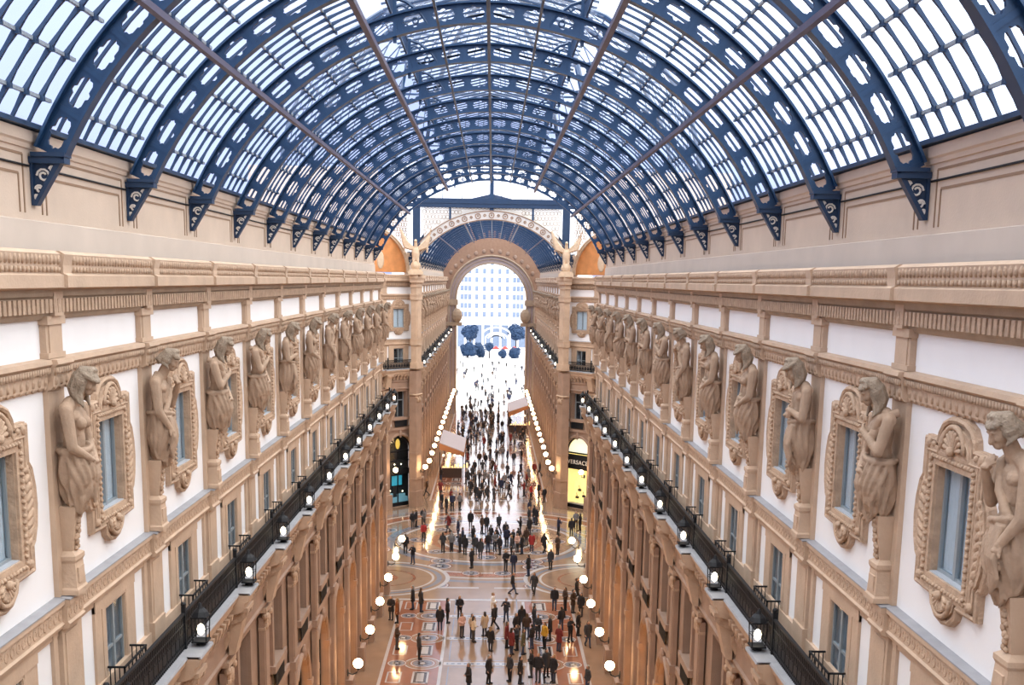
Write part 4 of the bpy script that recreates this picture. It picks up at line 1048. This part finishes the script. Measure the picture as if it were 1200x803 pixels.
for i, (x, y, r, h, l) in enumerate(((-7.2, 350, 2.6, 2.4, 'largest dark bush low in the arch, beside the round tree'), (-3.6, 354, 2.5, 2.2, 'second dark bush from the arch pier on the dark-shop side'), (-.6, 349, 1.5, 3.6, 'tall narrow dark bush near the middle of the arch'), (3.2, 349, 1.5, 1.4, 'low dark bush by the red market stalls'), (7.0, 351, 2.1, 1.8, 'low dark bush under the round tree by the yellow-shop side'))): tree(x, y, r, h, l, 'dark_bush')
for i, x in enumerate((1.4, 4.3, 7.2)):
    o = empty('market_stall', (x, 358, 0)); b = MB(); b.prism([(-1.3, 2.3), (1.3, 2.3), (0, 3.3)], [], -1, 1, xz); b.build('stall_roof', o, M['red']); b = MB(); b.box(-1.2, 1.2, -.8, .8, 0, 1.1); [b.box(s * 1.15 - .05, s * 1.15 + .05, -.9, -.8, 0, 2.4) for s in (-1, 1)]; b.build('stall_counter', o, M['office'])
    tag(o, f'red-roofed market stall in the piazza, {("beside the tall bush", "between two other stalls", "under the round tree")[i]}', 'stall')
o = empty('arched_canopy', (1.6, 366, 0)); 
for k in range(4):
    b = MB(); rr = 4.6 - .9 * k
    b.prism([(rr * cos(pi * q / 20), 5.2 + 1.2 * (k == 0) + rr * .55 * sin(pi * q / 20)) for q in range(21)] + [((rr - .4) * cos(pi * q / 20), 5.2 + 1.2 * (k == 0) + (rr - .4) * .5 * sin(pi * q / 20)) for q in range(20, -1, -1)], [], -1.5 + k * .6, 1.2 - k * .3, xz); b.build('arched_band', o, M['canopy'])
b = MB(); [b.box(x - .12, x + .12, -.1, .1, 0, 6.4 if abs(x) > 4 else 5.2) for x in (-4.4, -3.5, 3.5, 4.4)]; b.build('support', o, M['canopy'])
tag(o, 'white curved canopy in the piazza between the two round trees', 'canopy')
o = empty('parked_van', (-4, 300, 0)); b = MB(); b.prism([(-2.2, .4), (2.2, .4), (2.2, 1.1), (1.7, 1.3), (1.2, 2.0), (-2.2, 2.0)], [], -.9, .9, xz); b.build('van_body', o, M['canopy']); b = MB()
for x in (-1.4, 1.4):
    for y in (-.85, .85): b.tube([(x, y - .1, .38), (x, y + .1, .38)], .38, 12)
b.build('wheel', o, M['black']); b = MB(); b.prism([(.4, 1.2), (1.6, 1.2), (1.2, 1.85), (.4, 1.85)], [], -.92, .92, xz); b.build('side_window', o, M['officewin']); 
for q in [o] + kids(o): bpy.data.objects.remove(q)

# ------------------------------------------------------------------ people
def make_person(pose, longcoat, longhair):
    r = empty('person'); b = MB(); ct = MB(); tr = MB()
    st = {0: (.09, -.02, .03, 0), 1: (.28, -.26, .1, .12), 2: (.12, .05, .0, 0), 3: (.06, .04, .02, 0)}[pose]
    hipz = .9; feet = []
    for s, fy in ((-1, st[0]), (1, st[1])):
        hip = V((s * .09, 0, hipz)); fy *= 1 if pose == 1 else .5; knee = V((s * .1, -abs(fy) * .3 - (.05 if pose == 1 else 0), .48)); ank = V((s * (.1 if pose != 2 else .15), fy, .09))
        for m, e in ((b, 0), (tr, .012)):
            m.cap(hip, knee, .085 + e, .06 + e, 8); m.cap(knee, ank, .06 + e, .042 + e * 1.6, 8)
        b.cap(ank + V((0, .02, -.035)), ank + V((0, -.16, -.05)), .04, .035, 8); feet.append(ank)
    b.ell((0, 0, 1.0), (.16, .11, .14)); b.ell((0, 0, 1.22), (.16, .11, .22)); b.cap((-.15, 0, 1.4), (.15, 0, 1.4), .07, .07)
    b.cap((0, 0, 1.42), (0, -.02, 1.54), .05, .048); b.ell((0, -.03, 1.63), (.075, .095, .115), n=12); b.ell((0, -.125, 1.615), (.014, .02, .022)); b.ell((0, -.105, 1.57), (.04, .02, .02))
    for s in (-1, 1): b.ell((s * .077, -.02, 1.62), (.012, .02, .03))
    tr.ell((0, 0, .97), (.175, .125, .13))
    ct.ell((0, 0, 1.24), (.205, .145, .27)); ct.cap((-.16, 0, 1.4), (.16, 0, 1.4), .09, .09); ct.ell((0, -.005, 1.48), (.085, .085, .05))
    ct.lathe([(.185, 1.15), (.2, .95), (.235 if longcoat else .215, .62 if longcoat else .84)], (0, 0, 0), 12, None, 1, .72)
    fing = []
    for s in (-1, 1):
        sh = V((s * .2, 0, 1.39))
        if pose == 0: el, wr = V((s * .26, .03, 1.12)), V((s * .25, -.06, .88))
        elif pose == 1: el, wr = V((s * .26, s * .1, 1.13)), V((s * .24, s * .2 - .08, .9))
        elif pose == 2: el, wr = V((s * .3, -.1, 1.16)), (V((s * .1, -.3, 1.36)) if s > 0 else V((s * .16, -.28, 1.3)))
        else: el, wr = V((s * .28, .0, 1.12)), V((s * .1, -.2, 1.05))
        for m, e in ((b, 0), (ct, .02)):
            m.cap(sh, el, .05 + e, .042 + e, 8); m.cap(el, wr, .042 + e, .03 + e * .8, 8)
        d = (wr - el).normalized(); q = V((0, -1, 0)) if abs(d.y) < .7 else V((0, 0, 1)); sd = d.cross(q).normalized(); c = wr + d * .06
        b.ell(c, (.032, .04, .045), None, 8)
        for i in range(4): fing.append((c + d * .03 + sd * (.028 - .018 * i), c + d * (.085 + .012 * (i in (1, 2))) + sd * (.026 - .017 * i) + q * .02, .011))
        fing.append((c + sd * .035, c + sd * .06 + d * .04, .012))
    me = remesh(b, 'body', .022, 1, M['skin']); bm = bmesh.new(); bm.from_mesh(me); f = MB()
    for p0, p1, rr in fing: f.cap(p0, p1, rr, rr * .8, 5)
    fm = f.mesh('f'); bm.from_mesh(fm); bm.to_mesh(me); bm.free(); link('body', me, r)
    link('coat', remesh(ct, 'coat', .025, 1, CM['black']), r); link('trousers', remesh(tr, 'trousers', .025, 1, TR[0]), r)
    h = MB(); h.ell((0, .005, 1.665), (.088, .1, .1), n=12); h.ell((0, .05, 1.6), (.082, .06, .1), n=10)
    if longhair: h.ell((0, .06, 1.48), (.1, .05, .16)); [h.cap((s * .075, .02, 1.6), (s * .085, .01, 1.42), .03, .025, 7) for s in (-1, 1)]
    link('hair', remesh(h, 'hair', .02, 1, HAIR[0]), r)
    sh = MB(); [sh.cap(a + V((0, .02, -.045)), a + V((0, -.17, -.05)), .052, .045, 8) for a in feet]
    link('shoes', sh.mesh('shoes', True), r).data.materials[0] = M['black']
    return remember(r)
PEO = [make_person(p, l, h) for p, l, h in ((0, 0, 0), (1, 0, 0), (2, 0, 0), (3, 0, 1), (0, 1, 1), (1, 1, 1), (3, 1, 0))]
PD = ['standing', 'striding', 'raising a phone', 'hands clasped', 'long-coated', 'long-coated and striding', 'long-coated, hands clasped']
spots = [(x, y, .9) for x, y in ((5.4, 150), (4.3, 154), (5.6, 158), (4.4, 163), (5.5, 168), (-5.2, 155), (-5.4, 161))] + [(-4.5 + a, 135.9 + c, 1.2) for a in (-1, 0, 1) for c in (0,)] + [(4.45 + a, 177.9, 1.2) for a in (-1, 0, 1)]
def person(x, y, coat, k=None, rz=None, sc=None):
    k = rnd.randrange(7) if k is None else k
    x0, y0 = x, y; md = .85 if k in (1, 5) else .72
    for q in range(300):
        if all((x - a) ** 2 + (y - c) ** 2 > max(md, m) ** 2 for a, c, m in spots): break
        w = .2 + .01 * q; x = x0 + rnd.uniform(-w, w) * .8; y = y0 + rnd.uniform(-w, w) * 1.5
        if abs(x) > 6.3 and y > 118: x = 6.2 * x / abs(x)
    spots.append((x, y, md))
    o = put(PEO[k], (x, y, 0), rnd.uniform(0, 6.28) if rz is None else rz); s = (rnd.uniform(.97, 1.06)) if sc is None else sc; o.scale = (s, s, s)
    for c in (KIDS[PEO[k].name] if o is PEO[k] else [q for q in KIDS.get(o.name, [])]): pass
    return o, k
def dress(o, coat, hair, trs):
    for c in bpy.data.objects[o.name].children:
        n = c.name.split('.')[0]; m = {'coat': CM[coat], 'hair': HAIR[hair], 'trousers': TR[trs]}.get(n)
        if m: c.material_slots[0].link = 'OBJECT'; c.material_slots[0].material = m
F_, CXP, CYP = 1330., 600., 568.
def basis():
    F = V(((577.5 - CXP) / F_, (328 - CYP) / F_, 1)).normalized(); a = V((cos(.0122), sin(.0122)))
    ex = V((a.x, a.y, -(a.x * F.x + a.y * F.y) / F.z)).normalized(); ez = ex.cross(F)
    if ez.y > 0: ez = -ez
    return ex, F, ez
EX, EY, EZ = basis()
def ground(u, v):
    d = V(((u - CXP) / F_, (v - CYP) / F_, 1)); w = V((d.dot(EX), d.dot(EY), d.dot(EZ))); t = -H / w.z; return .2 + t * w.x, t * w.y
# seen positions on the floor: (dx, dy in a blow-up of the floor, coat, figure)
near = [(97, 530, 'rust brown', 4), (70, 515, 'black', 6), (165, 470, 'black', 4), (197, 475, 'charcoal', 4), (95, 645, 'dark brown', 3), (193, 690, 'charcoal', 0), (285, 560, 'black', 4), (318, 530, 'black', 0), (372, 512, 'black', 3),
        (518, 500, 'white', 6), (527, 555, 'black', 1), (577, 525, 'charcoal', 2), (382, 592, 'pale pink', 3), (411, 588, 'beige', 3), (447, 602, 'cream', 3), (482, 588, 'beige', 4), (508, 655, 'black', 4), (605, 400, 'black', 1), (700, 402, 'charcoal', 5),
        (675, 322, 'black', 6), (575, 300, 'black', 3), (603, 300, 'navy', 0), (425, 287, 'black', 6), (463, 245, 'charcoal', 4), (165, 268, 'black', 2), (133, 222, 'black', 0), (213, 165, 'red', 1), (180, 105, 'black', 0), (211, 97, 'charcoal', 3), (298, 217, 'charcoal', 3),
        (320, 217, 'grey', 3), (335, 212, 'dark brown', 0), (323, 127, 'dark red', 5), (365, 150, 'navy', 4), (371, 215, 'black', 3), (395, 227, 'black', 4), (432, 180, 'black', 6), (497, 217, 'black', 0), (520, 217, 'grey', 3), (550, 227, 'black', 4), (580, 192, 'navy', 0),
        (605, 197, 'black', 2), (625, 217, 'pale pink', 3), (652, 222, 'black', 4), (690, 212, 'red', 4), (745, 217, 'black', 5), (773, 292, 'charcoal', 4), (804, 227, 'dark brown', 6), (808, 140, 'navy', 2), (865, 147, 'black', 0), (885, 112, 'grey', 3), (903, 122, 'black', 4),
        (790, 472, 'black', 0), (832, 470, 'dark brown', 3), (872, 485, 'dark brown', 6), (888, 430, 'black', 1), (907, 500, 'black', 4), (580, 640, 'dark red', 4), (600, 668, 'dark red', 4), (625, 650, 'charcoal', 3), (652, 668, 'olive', 4), (690, 645, 'black', 0), (717, 600, 'charcoal', 6),
        (746, 642, 'mustard yellow', 0), (770, 608, 'black', 4), (810, 655, 'dark red', 6), (820, 562, 'black', 0), (645, 562, 'black', 4), (700, 560, 'charcoal', 0), (860, 612, 'black', 2), (895, 585, 'black', 4), (937, 632, 'charcoal', 5), (668, 600, 'dark brown', 3), (620, 600, 'black', 4),
        (593, 787, 'charcoal', 0), (634, 790, 'black', 4), (688, 770, 'black', 3), (714, 776, 'black', 0), (737, 772, 'charcoal', 4), (785, 792, 'black', 4), (500, 797, 'black', 4), (412, 838, 'black', 6), (936, 840, 'charcoal', 0), (470, 135, 'dark brown', 0), (485, 130, 'black', 4), (545, 130, 'charcoal', 1), (640, 140, 'black', 2), (680, 140, 'black', 4), (712, 95, 'black', 0), (680, 95, 'charcoal', 3), (420, 110, 'black', 4), (385, 190, 'navy', 1), (440, 225, 'charcoal', 0), (510, 180, 'black', 3), (535, 190, 'black', 1), (665, 190, 'dark brown', 0), (600, 230, 'charcoal', 4), (640, 190, 'black', 0), (575, 160, 'black', 5)]
mid = [(165, 385), (255, 300), (252, 385), (320, 450), (260, 470), (290, 500), (328, 482), (375, 477), (90, 590), (145, 580), (425, 190), (430, 322), (470, 252), (475, 332), (520, 252), (515, 392), (550, 422), (590, 425), (570, 162), (610, 172), (680, 172), (720, 192), (625, 322), (680, 272), (690, 402),
       (750, 332), (785, 392), (765, 262), (815, 292), (850, 262), (885, 262), (830, 412), (880, 402), (915, 432), (770, 172), (865, 572), (820, 522), (480, 62), (530, 82), (570, 92), (610, 92), (420, 82), (640, 52), (430, 132), (500, 192), (600, 262), (415, 312), (480, 422), (700, 62), (760, 62), (455, 60), (540, 200), (585, 240), (650, 150),
       (560, 330), (600, 350), (640, 370), (445, 380), (500, 440), (735, 60), (495, 330), (535, 315), (660, 340), (710, 330), (800, 330), (455, 290)]
persons = []
for zx, zy, coat, k in near:
    x, y = ground(440 + zx / 3.77, 590 + zy / 3.77); o, k = person(x, y, coat, k); persons.append((o, x, y, coat, k))
for zx, zy in mid:
    x, y = ground(470 + zx / 5.4545, 510 + zy / 5.4545); coat = rnd.choice(['black', 'black', 'black', 'charcoal', 'navy', 'dark brown', 'charcoal', 'grey', 'dark red'] if len(persons) != 130 else ['red']); o, k = person(x, y, coat); persons.append((o, x, y, coat, k))
for i in range(138):
    u = rnd.uniform(534, 640); v = 428 + 94 * (i + rnd.random()) / 138
    lo, hi = (534, 626) if v < 470 else (536, 598 + (0 if v < 508 else 25))
    u = rnd.uniform(lo, hi); x, y = ground(u, v)
    if abs(x) > 6.2 and y < Y3 + 4: x = 6 * x / abs(x)
    if Y3 - .5 < y < Y3 + 4: x *= .8
    coat = rnd.choice(['black', 'black', 'charcoal', 'navy', 'grey', 'dark brown']); o, k = person(x, y, coat); persons.append((o, x, y, coat, k))
bpy.context.view_layer.update()
zones = {}
for p in persons:
    y = p[2]
    z = 0 if y < 72 else 1 if y < 80 else 2 if y < 92 else 3 if y < 102 else 4 if y < 119 else 5
    zones.setdefault(z, []).append(p)
ZN = ['in the front rows', 'among the globe lamps', 'at octagon edge', 'in octagon crowd', 'at far arm mouth', '']
for z, ps in zones.items():
    ps.sort(key=lambda p: p[1])
    cnt = {}
    for p in ps: key = (p[3], PD[p[4]]); cnt[key] = cnt.get(key, 0) + 1
    seen = {}
    for o, x, y, coat, k in ps:
        dress(o, coat, rnd.choice((0, 0, 0, 1, 1, 2, 3)), rnd.choice((0, 0, 1, 2)))
        if z == 5:
            tag(o, f'tiny {coat}-clad person among the walkers of the bright far {"arm" if y < Y3 else "piazza"}', 'person', f'{coat} distant walkers {"arm" if y < Y3 else "piazza"}'); continue
        key = (coat, PD[k]); seen[key] = seen.get(key, 0) + 1
        c = f'person in {coat}, {PD[k]}, {ZN[z]}'
        if cnt[key] > 1: c += f', {nth(seen[key])} from dark-shop side'
        tag(o, c, 'person', 'people in the gallery')

# ------------------------------------------------------------------ sky, sun, camera
w = bpy.data.worlds.new('sky'); S.world = w; w.use_nodes = True; nt = w.node_tree; nt.nodes.clear(); N = nt.nodes.new; L = nt.links.new
out = N('ShaderNodeOutputWorld'); bg = N('ShaderNodeBackground'); tc = N('ShaderNodeTexCoord'); sx = N('ShaderNodeSeparateXYZ'); cr = N('ShaderNodeValToRGB'); no = N('ShaderNodeTexNoise'); mx = N('ShaderNodeMix'); mx.data_type = 'RGBA'
L(tc.outputs['Generated'], sx.inputs[0]); ma = N('ShaderNodeMath'); ma.operation = 'MULTIPLY_ADD'; L(sx.outputs[0], ma.inputs[0]); ma.inputs[1].default_value = .26; L(sx.outputs[2], ma.inputs[2]); L(ma.outputs[0], cr.inputs[0])
e = cr.color_ramp.elements; e[0].position = 0.0; e[0].color = (.082, .098, .170, 1); e[1].position = 1.0; e[1].color = (1.0, .965, .92, 1)
for p, c in ((.14, (.092, .110, .186, 1)), (.34, (.40, .435, .51, 1)), (.62, (.66, .64, .61, 1))): q = e.new(p); q.color = c
no.inputs['Scale'].default_value = 3.2; no.inputs['Detail'].default_value = 6; L(tc.outputs['Generated'], no.inputs['Vector'])
r2 = N('ShaderNodeValToRGB'); r2.color_ramp.elements[0].position = .42; r2.color_ramp.elements[0].color = (0, 0, 0, 1); r2.color_ramp.elements[1].position = .66; r2.color_ramp.elements[1].color = (.10, .10, .10, 1)
L(no.outputs[0], r2.inputs[0]); L(r2.outputs[0], mx.inputs[0]); L(cr.outputs[0], mx.inputs[6]); mx.inputs[7].default_value = (.34, .38, .46, 1); L(mx.outputs[2], bg.inputs[0]); bg.inputs[1].default_value = 6.8; L(bg.outputs[0], out.inputs[0])

cd = bpy.data.cameras.new('camera'); cam = bpy.data.objects.new('camera', cd); COL.objects.link(cam)
cd.sensor_width = 36; cd.sensor_fit = 'HORIZONTAL'; cd.lens = F_ / 1200 * 36; cd.shift_y = (CYP - 401.5) / 1200; cd.clip_start = .1; cd.clip_end = 900
m = Matrix((EX, EY, EZ)).transposed()      # columns world axes in camera-image space (x right, y down, z ahead)
ax = [V((EX[i], EY[i], EZ[i])) for i in range(3)]
cam.matrix_world = Matrix(((ax[0].x, -ax[1].x, -ax[2].x, .2), (ax[0].y, -ax[1].y, -ax[2].y, 0), (ax[0].z, -ax[1].z, -ax[2].z, H), (0, 0, 0, 1)))
S.camera = cam
S.view_settings.view_transform = 'Standard'; S.view_settings.look = 'None'; S.view_settings.gamma = 1; S.view_settings.use_curve_mapping = False
S.view_settings.exposure = 0.04
c = S.cycles; c.max_bounces = 8; c.diffuse_bounces = 4; c.glossy_bounces = 4; c.transmission_bounces = 4; c.transparent_max_bounces = 40; c.caustics_reflective = False; c.caustics_refractive = False; c.sample_clamp_indirect = 8; c.use_denoising = True
